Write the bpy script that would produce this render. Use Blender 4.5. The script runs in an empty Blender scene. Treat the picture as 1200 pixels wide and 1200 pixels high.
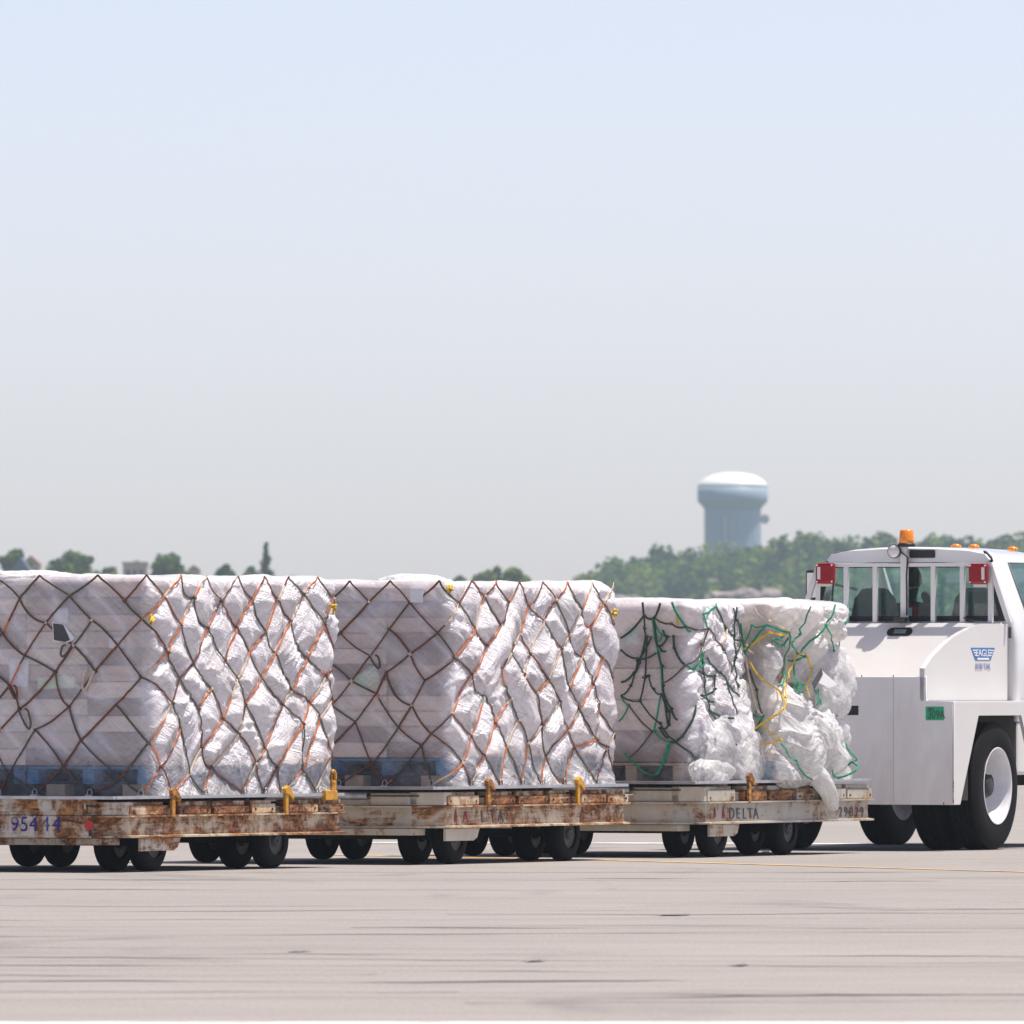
import bpy, bmesh, math, random
import numpy as np
from mathutils import Vector, Matrix
random.seed(7); rng = np.random.default_rng(7)
S = bpy.context.scene
COL = S.collection
# ------------------------------------------------------------------ camera, world, sun, exposure
F = 15105.0; CAMH = 1.38
cam = bpy.data.cameras.new('camera'); cob = bpy.data.objects.new('camera', cam); COL.objects.link(cob)
cob.location = (0, 0, CAMH); cob.rotation_euler = (math.radians(90), 0, 0)
cam.sensor_width = 36; cam.lens = 36 * F / 1200; cam.shift_y = 200 / 1200
cam.clip_start = 1; cam.clip_end = 20000
cam.dof.use_dof = True; cam.dof.focus_distance = 98.0; cam.dof.aperture_fstop = 12.5
S.camera = cob
SUN_EL, SUN_AZ = math.radians(71.5), math.radians(80)     # azimuth from +Y towards +X
w = bpy.data.worlds.new('World'); S.world = w; w.use_nodes = True
nt = w.node_tree; bg = nt.nodes['Background']
sky = nt.nodes.new('ShaderNodeTexSky'); sky.sky_type = 'NISHITA'; sky.sun_disc = False
sky.sun_elevation = SUN_EL; sky.sun_rotation = SUN_AZ
sky.air_density = 0.44; sky.dust_density = 1.0; sky.ozone_density = 1.0
tint = nt.nodes.new('ShaderNodeMix'); tint.data_type = 'RGBA'; tint.blend_type = 'MULTIPLY'; tint.inputs[0].default_value = 1; tint.inputs[7].default_value = (1.12, .915, .815, 1)
nt.links.new(sky.outputs[0], tint.inputs[6]); nt.links.new(tint.outputs[2], bg.inputs[0]); bg.inputs[1].default_value = 0.15
sl = bpy.data.lights.new('sun', 'SUN'); sl.energy = 3.9; sl.angle = math.radians(0.5); sl.color = (1, .94, .85)
so = bpy.data.objects.new('sun', sl); COL.objects.link(so); so.location = (30, 60, 80)
sd = Vector((math.sin(SUN_AZ) * math.cos(SUN_EL), math.cos(SUN_AZ) * math.cos(SUN_EL), math.sin(SUN_EL)))
so.rotation_euler = sd.to_track_quat('Z', 'Y').to_euler()
S.view_settings.view_transform = 'Standard'; S.view_settings.look = 'None'
S.view_settings.gamma = 1; S.view_settings.exposure = 0.68
S.cycles.transparent_max_bounces = 12; S.cycles.max_bounces = 8; S.cycles.volume_bounces = 1
S.cycles.use_denoising = True

# ------------------------------------------------------------------ materials
def newmat(name):
    m = bpy.data.materials.new(name); m.use_nodes = True
    n = m.node_tree; n.nodes.clear()
    out = n.nodes.new('ShaderNodeOutputMaterial')
    return m, n, out
def N(n, t, **kw):
    x = n.nodes.new(t)
    for k, v in kw.items():
        if k in x.inputs: x.inputs[k].default_value = v
        else: setattr(x, k, v)
    return x
def L(n, a, b): n.links.new(a, b)
def ramp(n, fac, stops):
    r = n.nodes.new('ShaderNodeValToRGB'); el = r.color_ramp.elements
    while len(el) < len(stops): el.new(0.5)
    for e, (p, c) in zip(el, stops):
        e.position = p; e.color = (*c, 1) if len(c) == 3 else c
    L(n, fac, r.inputs[0]); return r
def math_(n, op, a, b=None, clamp=False):
    x = n.nodes.new('ShaderNodeMath'); x.operation = op; x.use_clamp = clamp
    for i, v in enumerate((a, b)):
        if v is None: continue
        if isinstance(v, (int, float)): x.inputs[i].default_value = v
        else: L(n, v, x.inputs[i])
    return x.outputs[0]
def noise(n, vec, scale, detail=4, rough=.55, dist=0.0):
    t = N(n, 'ShaderNodeTexNoise'); t.inputs['Scale'].default_value = scale; t.inputs['Detail'].default_value = detail
    t.inputs['Roughness'].default_value = rough; t.inputs['Distortion'].default_value = dist
    if vec is not None: L(n, vec, t.inputs['Vector'])
    return t.outputs[0]
def mapping(n, vec, scale=(1, 1, 1), rot=(0, 0, 0), loc=(0, 0, 0)):
    m = N(n, 'ShaderNodeMapping'); m.inputs['Scale'].default_value = scale
    m.inputs['Rotation'].default_value = rot; m.inputs['Location'].default_value = loc
    L(n, vec, m.inputs['Vector']); return m.outputs[0]
def coords(n, which='Object'):
    return n.nodes.new('ShaderNodeTexCoord').outputs[which]
def plain(name, col, rough=.5, metal=0, spec=.5, var=.12, scale=9, coat=0, dirt=None):
    m, n, out = newmat(name)
    b = N(n, 'ShaderNodeBsdfPrincipled'); b.inputs['Roughness'].default_value = rough
    b.inputs['Metallic'].default_value = metal; b.inputs['Specular IOR Level'].default_value = spec
    b.inputs['Coat Weight'].default_value = coat
    f = noise(n, coords(n), scale, 5)
    lo = tuple(c * (1 - var) for c in col); hi = tuple(min(1, c * (1 + var)) for c in col)
    r = ramp(n, f, [(.3, lo), (.7, hi)])
    L(n, r.outputs[0], b.inputs['Base Color']); L(n, b.outputs[0], out.inputs[0])
    return m
def rusty(name, paint, amount, rough=.65, streak=1.0, dark=(.03, .013, .008), mid=(.19, .068, .022), light=(.46, .225, .08), seed=0.0):
    """old paint breaking up into rust: amount 0..1"""
    m, n, out = newmat(name)
    co = mapping(n, coords(n), loc=(seed, seed * 1.7, seed * .3))
    n1 = noise(n, co, 2.4, 9, .72, .8)
    n2 = noise(n, mapping(n, co, (9, 9, 4)), 1.0, 8, .75, .5)
    n3 = noise(n, mapping(n, co, (2.5, 2.5, 26)), 1.0, 6, .7, .8)
    mask = math_(n, 'ADD', math_(n, 'MULTIPLY', n1, .5), math_(n, 'ADD', math_(n, 'MULTIPLY', n2, .28), math_(n, 'MULTIPLY', n3, .22)))
    c0 = .66 - amount * .32
    edge = ramp(n, mask, [(max(0, c0 - .03), (0, 0, 0)), (c0 + .035, (1, 1, 1))])
    halo = ramp(n, mask, [(max(0, c0 - .13), (0, 0, 0)), (c0 + .02, (1, 1, 1))])
    rust = ramp(n, math_(n, 'ADD', math_(n, 'MULTIPLY', noise(n, mapping(n, co, (5, 5, 14)), 1.0, 8, .8, 1.2), .7), math_(n, 'MULTIPLY', noise(n, co, 30, 6, .8, .4), .3)), [(.41, dark), (.49, mid), (.57, light), (.66, tuple(min(1, c * 1.5) for c in light))])
    dirty = tuple(a * b for a, b in zip(paint, (.80, .62, .40)))
    pv = ramp(n, noise(n, co, 7, 6), [(.3, tuple(c * .82 for c in paint)), (.7, paint)])
    mx = N(n, 'ShaderNodeMix', data_type='RGBA'); L(n, math_(n, 'MULTIPLY', halo.outputs[0], .7), mx.inputs[0])
    L(n, pv.outputs[0], mx.inputs[6]); mx.inputs[7].default_value = (*dirty, 1)
    mx2 = N(n, 'ShaderNodeMix', data_type='RGBA'); L(n, edge.outputs[0], mx2.inputs[0])
    L(n, mx.outputs[2], mx2.inputs[6]); L(n, rust.outputs[0], mx2.inputs[7])
    b = N(n, 'ShaderNodeBsdfPrincipled'); L(n, mx2.outputs[2], b.inputs['Base Color'])
    L(n, math_(n, 'ADD', math_(n, 'MULTIPLY', edge.outputs[0], .35), .45), b.inputs['Roughness'])
    bp = N(n, 'ShaderNodeBump'); bp.inputs['Strength'].default_value = .55; bp.inputs['Distance'].default_value = .012
    L(n, mask, bp.inputs['Height']); L(n, bp.outputs[0], b.inputs['Normal'])
    L(n, b.outputs[0], out.inputs[0]); return m
def film_mat(name, tint=(.91, .885, .935), bump=.8, trans=.12):
    m, n, out = newmat(name)
    uv = coords(n, 'UV')
    def aniso(sx, sy, rot): return mapping(n, mapping(n, uv, rot=(0, 0, rot)), (sx, sy, 1))
    a = noise(n, aniso(1.3, 20, .70), 1.0, 6, .55, .9)
    b2 = noise(n, aniso(1.5, 23, -.62), 1.0, 6, .55, .9)
    c = noise(n, uv, 16, 8, .7, 2.4)
    ra = math_(n, 'ABSOLUTE', math_(n, 'SUBTRACT', a, .5)); rb = math_(n, 'ABSOLUTE', math_(n, 'SUBTRACT', b2, .5))
    rc = math_(n, 'ABSOLUTE', math_(n, 'SUBTRACT', c, .5)); d4 = noise(n, aniso(1.8, 40, .25), 1.0, 3, .5, .9); msk = noise(n, uv, 3.1, 3, .5); rd = math_(n, 'ABSOLUTE', math_(n, 'SUBTRACT', d4, .5))
    pick = ramp(n, noise(n, mapping(n, uv, loc=(7, 3, 0)), 2.4, 3, .5), [(.42, (0, 0, 0)), (.58, (1, 1, 1))]).outputs[0]
    hab = math_(n, 'ADD', math_(n, 'MULTIPLY', ra, pick), math_(n, 'MULTIPLY', rb, math_(n, 'SUBTRACT', 1.0, pick)))
    h = math_(n, 'ADD', math_(n, 'MULTIPLY', hab, 1.7), math_(n, 'ADD', math_(n, 'MULTIPLY', rc, .3), math_(n, 'MULTIPLY', rd, .7)))
    bp = N(n, 'ShaderNodeBump'); cr = N(n, 'ShaderNodeAttribute', attribute_name='crease').outputs['Fac']; L(n, math_(n, 'MULTIPLY', math_(n, 'SUBTRACT', 1.0, math_(n, 'MULTIPLY', cr, 1.0)), bump, True), bp.inputs['Strength']); bp.inputs['Distance'].default_value = .035
    L(n, h, bp.inputs['Height'])
    pr = N(n, 'ShaderNodeBsdfPrincipled'); pr.inputs['Base Color'].default_value = (*tint, 1)
    pr.inputs['Roughness'].default_value = .15; pr.inputs['Specular IOR Level'].default_value = 1.0
    L(n, bp.outputs[0], pr.inputs['Normal'])
    tl = N(n, 'ShaderNodeBsdfTranslucent'); tl.inputs[0].default_value = (*tint, 1); L(n, bp.outputs[0], tl.inputs['Normal'])
    ms = N(n, 'ShaderNodeMixShader'); ms.inputs[0].default_value = trans
    L(n, pr.outputs[0], ms.inputs[1]); L(n, tl.outputs[0], ms.inputs[2])
    at = N(n, 'ShaderNodeAttribute', attribute_name='op')
    st = math_(n, 'ADD', math_(n, 'MULTIPLY', math_(n, 'SUBTRACT', a, .5), .9), math_(n, 'MULTIPLY', math_(n, 'SUBTRACT', c, .5), .5))
    ld = math_(n, 'POWER', math_(n, 'SUBTRACT', 1.0, math_(n, 'MULTIPLY', rd, 7.0, True)), 2.0); lb = math_(n, 'POWER', math_(n, 'SUBTRACT', 1.0, math_(n, 'MULTIPLY', rb, 7.0, True)), 2.0)
    sel = ramp(n, msk, [(.42, (0, 0, 0)), (.62, (1, 1, 1))]).outputs[0]
    fold = math_(n, 'MULTIPLY', math_(n, 'SUBTRACT', math_(n, 'MULTIPLY', math_(n, 'ADD', math_(n, 'MULTIPLY', ld, .4), math_(n, 'MULTIPLY', lb, .5)), sel), .08), math_(n, 'SUBTRACT', 1.0, cr))
    al = math_(n, 'ADD', math_(n, 'ADD', at.outputs['Fac'], fold), math_(n, 'MULTIPLY', st, math_(n, 'SUBTRACT', .75, math_(n, 'MULTIPLY', cr, .5))), True)
    tr = N(n, 'ShaderNodeBsdfTransparent'); mt = N(n, 'ShaderNodeMixShader')
    L(n, al, mt.inputs[0]); L(n, tr.outputs[0], mt.inputs[1]); L(n, ms.outputs[0], mt.inputs[2])
    L(n, mt.outputs[0], out.inputs[0]); return m
def glass_mat(name, tint, refl=.12):
    m, n, out = newmat(name)
    tr = N(n, 'ShaderNodeBsdfTransparent')
    r = ramp(n, noise(n, coords(n), 3, 2), [(.3, tint), (.7, tuple(t * .95 for t in tint))]); L(n, r.outputs[0], tr.inputs[0])
    gl = N(n, 'ShaderNodeBsdfGlossy'); gl.inputs['Roughness'].default_value = .03
    fr = N(n, 'ShaderNodeLayerWeight'); fr.inputs[0].default_value = .12
    ms = N(n, 'ShaderNodeMixShader'); L(n, math_(n, 'ADD', math_(n, 'MULTIPLY', fr.outputs[1], .5), refl - .02), ms.inputs[0])
    L(n, tr.outputs[0], ms.inputs[1]); L(n, gl.outputs[0], ms.inputs[2]); L(n, ms.outputs[0], out.inputs[0]); return m
def leaf_mat(name, c1, c2):
    m, n, out = newmat(name)
    r = ramp(n, noise(n, coords(n), .9, 4), [(.35, c1), (.65, c2)])
    d = N(n, 'ShaderNodeBsdfDiffuse'); t = N(n, 'ShaderNodeBsdfTranslucent')
    L(n, r.outputs[0], d.inputs[0]); L(n, r.outputs[0], t.inputs[0])
    ms = N(n, 'ShaderNodeMixShader'); ms.inputs[0].default_value = .3
    L(n, d.outputs[0], ms.inputs[1]); L(n, t.outputs[0], ms.inputs[2]); L(n, ms.outputs[0], out.inputs[0]); return m
def apron_mat():
    m, n, out = newmat('apron_concrete')
    co = coords(n)
    big = noise(n, co, .12, 5, .6, .5); mid = noise(n, co, 1.3, 6, .65); fine = noise(n, mapping(n, co, (48, 2.6, 1)), 1.0, 5, .8)
    streak = noise(n, mapping(n, co, (.35, .9, 1)), .8, 6, .6, 1.0)
    f = math_(n, 'ADD', math_(n, 'ADD', math_(n, 'MULTIPLY', big, .22), math_(n, 'MULTIPLY', mid, .16)), math_(n, 'ADD', math_(n, 'MULTIPLY', fine, .42), math_(n, 'MULTIPLY', streak, .2)))
    base = ramp(n, f, [(.3, (.195, .182, .170)), (.5, (.268, .250, .236)), (.7, (.34, .318, .30))])
    # rubber and oil marks
    sp = noise(n, mapping(n, co, (.55, .16, 1)), .9, 7, .62, .8)
    rub = ramp(n, sp, [(.58, (0, 0, 0)), (.72, (1, 1, 1))])
    mx = N(n, 'ShaderNodeMix', data_type='RGBA'); L(n, math_(n, 'MULTIPLY', rub.outputs[0], .5), mx.inputs[0])
    L(n, base.outputs[0], mx.inputs[6]); mx.inputs[7].default_value = (.11, .10, .10, 1)
    b = N(n, 'ShaderNodeBsdfPrincipled'); b.inputs['Roughness'].default_value = .9; b.inputs['Specular IOR Level'].default_value = .2
    L(n, mx.outputs[2], b.inputs['Base Color']); L(n, b.outputs[0], out.inputs[0]); return m
def worn_paint(name, col):
    m, n, out = newmat(name)
    f = noise(n, coords(n), 2.2, 8, .7)
    r = ramp(n, f, [(.36, (.33, .305, .29)), (.52, col)])
    b = N(n, 'ShaderNodeBsdfPrincipled'); b.inputs['Roughness'].default_value = .85
    L(n, r.outputs[0], b.inputs['Base Color']); L(n, b.outputs[0], out.inputs[0]); return m

M = {}
M['apron'] = apron_mat(); M['grass'] = plain('field_grass', (.10, .13, .05), .95, var=.3, scale=.3)
M['white_line'] = worn_paint('white_line_paint', (.72, .70, .68)); M['yellow_line'] = worn_paint('yellow_line_paint', (.62, .38, .12))
M['tar'] = plain('tar_seam', (.15, .137, .13), .9, var=.3, scale=1.2)
M['rubber_mark'] = worn_paint('rubber_mark', (.185, .172, .165))
M['tyre'] = plain('tyre_rubber', (.004, .004, .0045), .8, spec=.2, var=.3, scale=14)
M['hub'] = plain('dark_hub', (.03, .03, .035), .5, .2, var=.3)
M['under'] = plain('grimy_underframe', (.03, .025, .02), .8, var=.4)
M['steel'] = plain('worn_steel', (.42, .42, .43), .38, .85, var=.25, scale=12)
M['sheet'] = plain('aluminium_sheet', (.50, .50, .52), .35, .8, var=.2, scale=6)
M['kraft'] = plain('kraft_card', (.60, .46, .36), .85, var=.15, scale=3)
M['kraft2'] = plain('pale_card', (.78, .65, .54), .85, var=.12, scale=3)
M['card_dark'] = plain('dark_card', (.26, .18, .14), .85, var=.2, scale=3)
M['blue_wood'] = plain('blue_pallet_wood', (.03, .15, .29), .7, var=.35, scale=7)
M['wood'] = plain('raw_pallet_wood', (.42, .31, .20), .8, var=.25, scale=8)
M['film'] = film_mat('stretch_film'); M['loose'] = film_mat('bag_film', (.96, .955, .96), .75, .38)
M['paper'] = plain('paper', (.80, .80, .84), .8, var=.03); M['green_paper'] = plain('pale_green_paper', (.55, .68, .50), .8, var=.05)
M['ink'] = plain('dark_print', (.07, .07, .07), .7)
M['orange_strap'] = plain('orange_webbing', (.58, .18, .055), .8, var=.3, scale=40)
M['brown_strap'] = plain('brown_webbing', (.17, .06, .034), .8, var=.3, scale=40)
M['olive_strap'] = plain('olive_webbing', (.095, .08, .055), .8, var=.3, scale=40)
M['cream_strap'] = plain('faded_webbing', (.62, .50, .38), .8, var=.2, scale=40)
M['green_rope'] = plain('green_webbing', (.015, .27, .14), .7, var=.3, scale=40)
M['dark_green_rope'] = plain('dark_green_webbing', (.03, .065, .045), .8, var=.3, scale=40)
M['yellow_rope'] = plain('yellow_webbing', (.68, .44, .02), .7, var=.2, scale=40)
M['yellow_paint'] = rusty('yellow_stop_paint', (.70, .38, .02), .44, seed=3)
M['red'] = plain('red_reflector', (.55, .01, .02), .25, var=.1)
M['blue_ink'] = worn_paint('blue_number_paint', (.02, .03, .24)); 
M['blue_ink'].node_tree.nodes['Color Ramp'].color_ramp.elements[0].color = (.36, .27, .20, 1)
M['blue_ink'].node_tree.nodes['Color Ramp'].color_ramp.elements[0].position = .38; M['blue_ink'].node_tree.nodes['Color Ramp'].color_ramp.elements[1].position = .48
for x_ in M['blue_ink'].node_tree.nodes:
    if x_.type == 'TEX_NOISE': x_.inputs['Scale'].default_value = 9
M['grey_ink'] = plain('grey_letter_paint', (.10, .10, .14), .7, var=.4, scale=25)
M['red_ink'] = plain('red_letter_paint', (.36, .05, .07), .7, var=.4, scale=25)
M['truck'] = plain('white_truck_paint', (.65, .64, .635), .3, coat=.4, var=.02, scale=2)
M['truck_lifted'] = plain('shade_lifted_white', (.86, .84, .83), .5, var=.05, scale=2.4)  # rear white set lighter than the sides to offset its shade
n_ = M['truck_lifted'].node_tree; b_ = next(x for x in n_.nodes if x.type == 'BSDF_PRINCIPLED'); c_ = coords(n_)
sep = N(n_, 'ShaderNodeSeparateXYZ'); L(n_, c_, sep.inputs[0])
dm = math_(n_, 'SUBTRACT', noise(n_, mapping(n_, c_, (2, 2, .7)), 2.0, 7, .65, .6), math_(n_, 'MULTIPLY', sep.outputs[2], .32)); dr = ramp(n_, dm, [(.14, (0, 0, 0)), (.46, (1, 1, 1))])
mm = N(n_, 'ShaderNodeMix', data_type='RGBA'); L(n_, math_(n_, 'MULTIPLY', dr.outputs[0], .4), mm.inputs[0]); L(n_, b_.inputs['Base Color'].links[0].from_socket, mm.inputs[6]); mm.inputs[7].default_value = (.56, .50, .44, 1); L(n_, mm.outputs[2], b_.inputs['Base Color'])
M['bed_paint'] = plain('worn_cream_panel', (.62, .605, .585), .55, var=.05, scale=2.5); M['seam'] = plain('panel_joint', (.52, .51, .51), .7)
M['cab'] = plain('white_cab_paint', (.71, .71, .72), .18, coat=.7, var=.01, scale=2)
M['black'] = plain('black_plastic', (.012, .012, .013), .5, var=.2)
M['trim'] = plain('dark_cab_trim', (.035, .042, .045), .8, var=.2)
M['seat'] = plain('grey_seat_cloth', (.15, .185, .185), .9, var=.15)
M['glass'] = glass_mat('tinted_rear_glass', (.90, .985, .975), .05); M['mirror'] = plain('mirror_glass', (.75, .75, .76), .05, 1.0, var=.02)
M['red_lens'] = plain('red_lens', (.27, .003, .008), .3, spec=.3, coat=.1, var=.25, scale=60)
M['clear_lens'] = plain('clear_lens', (.62, .60, .60), .2, coat=.6, var=.2, scale=80)
M['amber'] = plain('amber_lens', (.85, .25, .01), .2, coat=.5, var=.25, scale=50)
M['rim'] = plain('white_wheel_rim', (.70, .70, .73), .35, var=.08, scale=8)
M['rim_disc'] = plain('grey_rim_disc', (.36, .36, .38), .5, var=.2, scale=10)  # inner disc greyer than the rim barrel
M['green_sticker'] = plain('green_sticker', (.015, .42, .19), .5, var=.05)
M['logo_blue'] = plain('logo_blue', (.035, .16, .40), .5, var=.05); M['logo_white'] = plain('logo_white', (.82, .82, .84), .5, var=.02)
M['letter_blue'] = plain('letter_blue', (.22, .25, .48), .5, var=.05)
M['skin'] = plain('skin', (.36, .21, .14), .6, var=.06); M['glove'] = plain('pale_glove', (.66, .56, .40), .8, var=.1)
M['hair'] = plain('dark_hair', (.02, .016, .014), .7); M['vest'] = plain('red_vest', (.42, .035, .05), .8, var=.1)
M['shirt'] = plain('dark_shirt', (.03, .045, .07), .9, var=.15)
M['leaf1'] = leaf_mat('leaf_mid', (.045, .12, .015), (.10, .20, .03)); M['leaf2'] = leaf_mat('leaf_light', (.16, .23, .025), (.25, .29, .05))
M['leaf3'] = leaf_mat('leaf_dark', (.012, .042, .014), (.028, .07, .03))
M['bark'] = plain('bark', (.09, .07, .05), .9, var=.3)
M['hill'] = plain('hill_soil', (.075, .09, .04), .95, var=.35, scale=.15); M['rock'] = plain('pale_rock', (.27, .225, .215), .95, var=.4, scale=.25)
M['tank'] = plain('pale_blue_tank_paint', (.25, .33, .43), .55, var=.04, scale=.2); M['tankroof'] = plain('sunlit_tank_roof', (.86, .86, .85), .5, var=.03, scale=.2)  # sunlit white of the dome put into its colour, shaded body kept darker
M['house_pink'] = plain('pinkish_wall', (.48, .36, .33), .9, var=.08, scale=.4); M['roof_red'] = plain('reddish_roof', (.36, .20, .16), .9, var=.1, scale=.4)
M['roof_slate'] = plain('slate_roof', (.10, .13, .20), .8, var=.1, scale=.4); M['window'] = plain('far_window', (.05, .06, .08), .2, var=.1)

# ------------------------------------------------------------------ mesh helpers
def link(name, me, parent=None, mats=()):
    o = bpy.data.objects.new(name, me); COL.objects.link(o)
    for m in mats: me.materials.append(M[m] if isinstance(m, str) else m)
    if parent is not None: o.parent = parent
    return o
def empty(name, loc, rz=0):
    o = bpy.data.objects.new(name, None); COL.objects.link(o); o.location = loc; o.rotation_euler = (0, 0, rz)
    o.empty_display_size = .3; return o
def tag(o, label, cat, group=None):
    o['label'] = label; o['category'] = cat
    if group: o['group'] = group
    return o
class MB:
    def __init__(s): s.bm = bmesh.new()
    def _mi(s, faces, mi):
        for f in faces: f.material_index = mi
    def box(s, lo, hi, mi=0, bevel=0.0, mat=None):
        r = bmesh.ops.create_cube(s.bm, size=1)
        vs = r['verts']; c = [(a + b) / 2 for a, b in zip(lo, hi)]; d = [b - a for a, b in zip(lo, hi)]
        for v in vs: v.co = Vector((c[0] + v.co.x * d[0], c[1] + v.co.y * d[1], c[2] + v.co.z * d[2]))
        fs = set(f for v in vs for f in v.link_faces); s._mi(fs, mi)
        if bevel > 0:
            es = list(set(e for v in vs for e in v.link_edges))
            rr = bmesh.ops.bevel(s.bm, geom=es, offset=bevel, segments=2, profile=.6, affect='EDGES')
            s._mi(rr['faces'], mi); vs = list(set(v for f in rr['faces'] for v in f.verts) | set(v for v in vs if v.is_valid))
        if mat is not None: bmesh.ops.transform(s.bm, matrix=mat, verts=vs)
        return s
    def prism(s, pts, a, b, axis='y', mi=0, bevel=0.0):
        """closed 2-D polygon extruded from a to b; axis y: pts=(x,z); axis x: pts=(y,z); axis z: pts=(x,y)"""
        def P(p, k): return {'y': (p[0], k, p[1]), 'x': (k, p[0], p[1]), 'z': (p[0], p[1], k)}[axis]
        va = [s.bm.verts.new(P(p, a)) for p in pts]; vb = [s.bm.verts.new(P(p, b)) for p in pts]
        fs = [s.bm.faces.new(va), s.bm.faces.new(list(reversed(vb)))]; n = len(pts)
        for i in range(n): fs.append(s.bm.faces.new((va[i], vb[i], vb[(i + 1) % n], va[(i + 1) % n])))
        s._mi(fs, mi)
        if bevel > 0:
            es = list(set(e for f in fs for e in f.edges))
            rr = bmesh.ops.bevel(s.bm, geom=es, offset=bevel, segments=2, profile=.6, affect='EDGES'); s._mi(rr['faces'], mi)
        return s
    def tube(s, pts, r, k=8, mi=0, cap=True):
        pts = [Vector(p) for p in pts]; rs = r if isinstance(r, (list, tuple)) else [r] * len(pts); rings = []
        for i, p in enumerate(pts):
            t = (pts[min(i + 1, len(pts) - 1)] - pts[max(i - 1, 0)]).normalized()
            up = Vector((0, 0, 1)) if abs(t.z) < .9 else Vector((1, 0, 0))
            a = t.cross(up).normalized(); b = t.cross(a)
            rings.append([s.bm.verts.new(p + (a * math.cos(2 * math.pi * j / k) + b * math.sin(2 * math.pi * j / k)) * rs[i]) for j in range(k)])
        fs = []
        for i in range(len(rings) - 1):
            for j in range(k): fs.append(s.bm.faces.new((rings[i][j], rings[i][(j + 1) % k], rings[i + 1][(j + 1) % k], rings[i + 1][j])))
        if cap: fs += [s.bm.faces.new(rings[0]), s.bm.faces.new(list(reversed(rings[-1])))]
        s._mi(fs, mi)
        for f in fs: f.smooth = True
        return s
    def lathe(s, prof, c=(0, 0, 0), axis='z', k=32, mi=0, mis=None, cap=True):
        """prof: (radius, height) list along the axis"""
        rings = []
        for r, h in prof:
            ring = []
            for j in range(k):
                a = 2 * math.pi * j / k; u, v = r * math.cos(a), r * math.sin(a)
                p = {'z': (u, v, h), 'y': (u, h, v), 'x': (h, u, v)}[axis]
                ring.append(s.bm.verts.new((c[0] + p[0], c[1] + p[1], c[2] + p[2])))
            rings.append(ring)
        for i in range(len(rings) - 1):
            for j in range(k):
                f = s.bm.faces.new((rings[i][j], rings[i][(j + 1) % k], rings[i + 1][(j + 1) % k], rings[i + 1][j])); f.smooth = True
                f.material_index = mis[i] if mis else mi
        for ring, h in (((rings[0], 0), (rings[-1], 1)) if cap else ()):
            f = s.bm.faces.new(ring); f.material_index = mis[-h] if mis else mi
        return s
    def build(s, name, mats, parent=None, smooth=None):
        me = bpy.data.meshes.new(name)
        bmesh.ops.remove_doubles(s.bm, verts=s.bm.verts, dist=1e-6)
        bmesh.ops.recalc_face_normals(s.bm, faces=s.bm.faces); s.bm.to_mesh(me); s.bm.free()
        if isinstance(mats, str): mats = (mats,)
        o = link(name, me, parent, mats)
        return o
def grid_mesh(name, V, faces, mats, parent=None, smooth=True, mi=None, uv=None, op=None, wr=None):
    me = bpy.data.meshes.new(name); me.from_pydata([tuple(v) for v in V], [], faces)
    if smooth: me.polygons.foreach_set('use_smooth', [True] * len(me.polygons))
    if mi is not None: me.polygons.foreach_set('material_index', mi)
    if uv is not None:
        lay = me.uv_layers.new(name='UVMap'); li = np.empty(len(me.loops), dtype=np.int32); me.loops.foreach_get('vertex_index', li)
        lay.data.foreach_set('uv', np.asarray(uv)[li].astype(np.float32).ravel())
    if op is not None:
        at = me.attributes.new('op', 'FLOAT', 'POINT'); at.data.foreach_set('value', np.asarray(op, dtype=np.float32))
    if wr is not None:
        at = me.attributes.new('crease', 'FLOAT', 'POINT'); at.data.foreach_set('value', np.asarray(wr, dtype=np.float32))
    me.update(); return link(name, me, parent, mats)
def copy_child(src, parent, loc=None, rot=None, scale=None):
    c = src.copy(); COL.objects.link(c); c.parent = parent
    if loc is not None: c.location = loc
    if rot is not None: c.rotation_euler = rot
    if scale is not None: c.scale = scale
    for g in src.children: copy_child(g, c)
    return c
def text_part(name, txt, size, origin, right, up, mats, parent, depth=.0015, sx=1.0, align='LEFT'):
    cu = bpy.data.curves.new(name, 'FONT'); cu.body = txt; cu.size = size; cu.align_x = align; cu.extrude = depth
    t = bpy.data.objects.new(name, cu); COL.objects.link(t); bpy.context.view_layer.update()
    me = bpy.data.meshes.new_from_object(t.evaluated_get(bpy.context.evaluated_depsgraph_get()))
    bpy.data.objects.remove(t); r = Vector(right).normalized(); u = Vector(up).normalized(); nn = r.cross(u)
    mt = Matrix(((r.x * sx, u.x, nn.x, origin[0]), (r.y * sx, u.y, nn.y, origin[1]), (r.z * sx, u.z, nn.z, origin[2]), (0, 0, 0, 1)))
    me.transform(mt); me.materials.clear(); o = link(name, me, parent, mats); return o
# gradient noise on arrays
_perm = rng.permutation(512).astype(np.int64); _perm = np.concatenate([_perm, _perm, _perm])
_ang = rng.random(512) * 2 * np.pi; _gx, _gy = np.cos(_ang), np.sin(_ang)
def perlin(x, y, seed=0):
    x = np.asarray(x, float) + seed * 13.7; y = np.asarray(y, float) + seed * 7.3
    xi = np.floor(x).astype(np.int64); yi = np.floor(y).astype(np.int64); xf = x - xi; yf = y - yi
    u = xf * xf * xf * (xf * (xf * 6 - 15) + 10); v = yf * yf * yf * (yf * (yf * 6 - 15) + 10)
    def g(a, b, dx, dy):
        h = _perm[_perm[a % 512] + (b % 512)] % 512; return _gx[h] * dx + _gy[h] * dy
    n0 = g(xi, yi, xf, yf) * (1 - u) + g(xi + 1, yi, xf - 1, yf) * u
    n1 = g(xi, yi + 1, xf, yf - 1) * (1 - u) + g(xi + 1, yi + 1, xf - 1, yf - 1) * u
    return (n0 * (1 - v) + n1 * v) * 1.4
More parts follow.
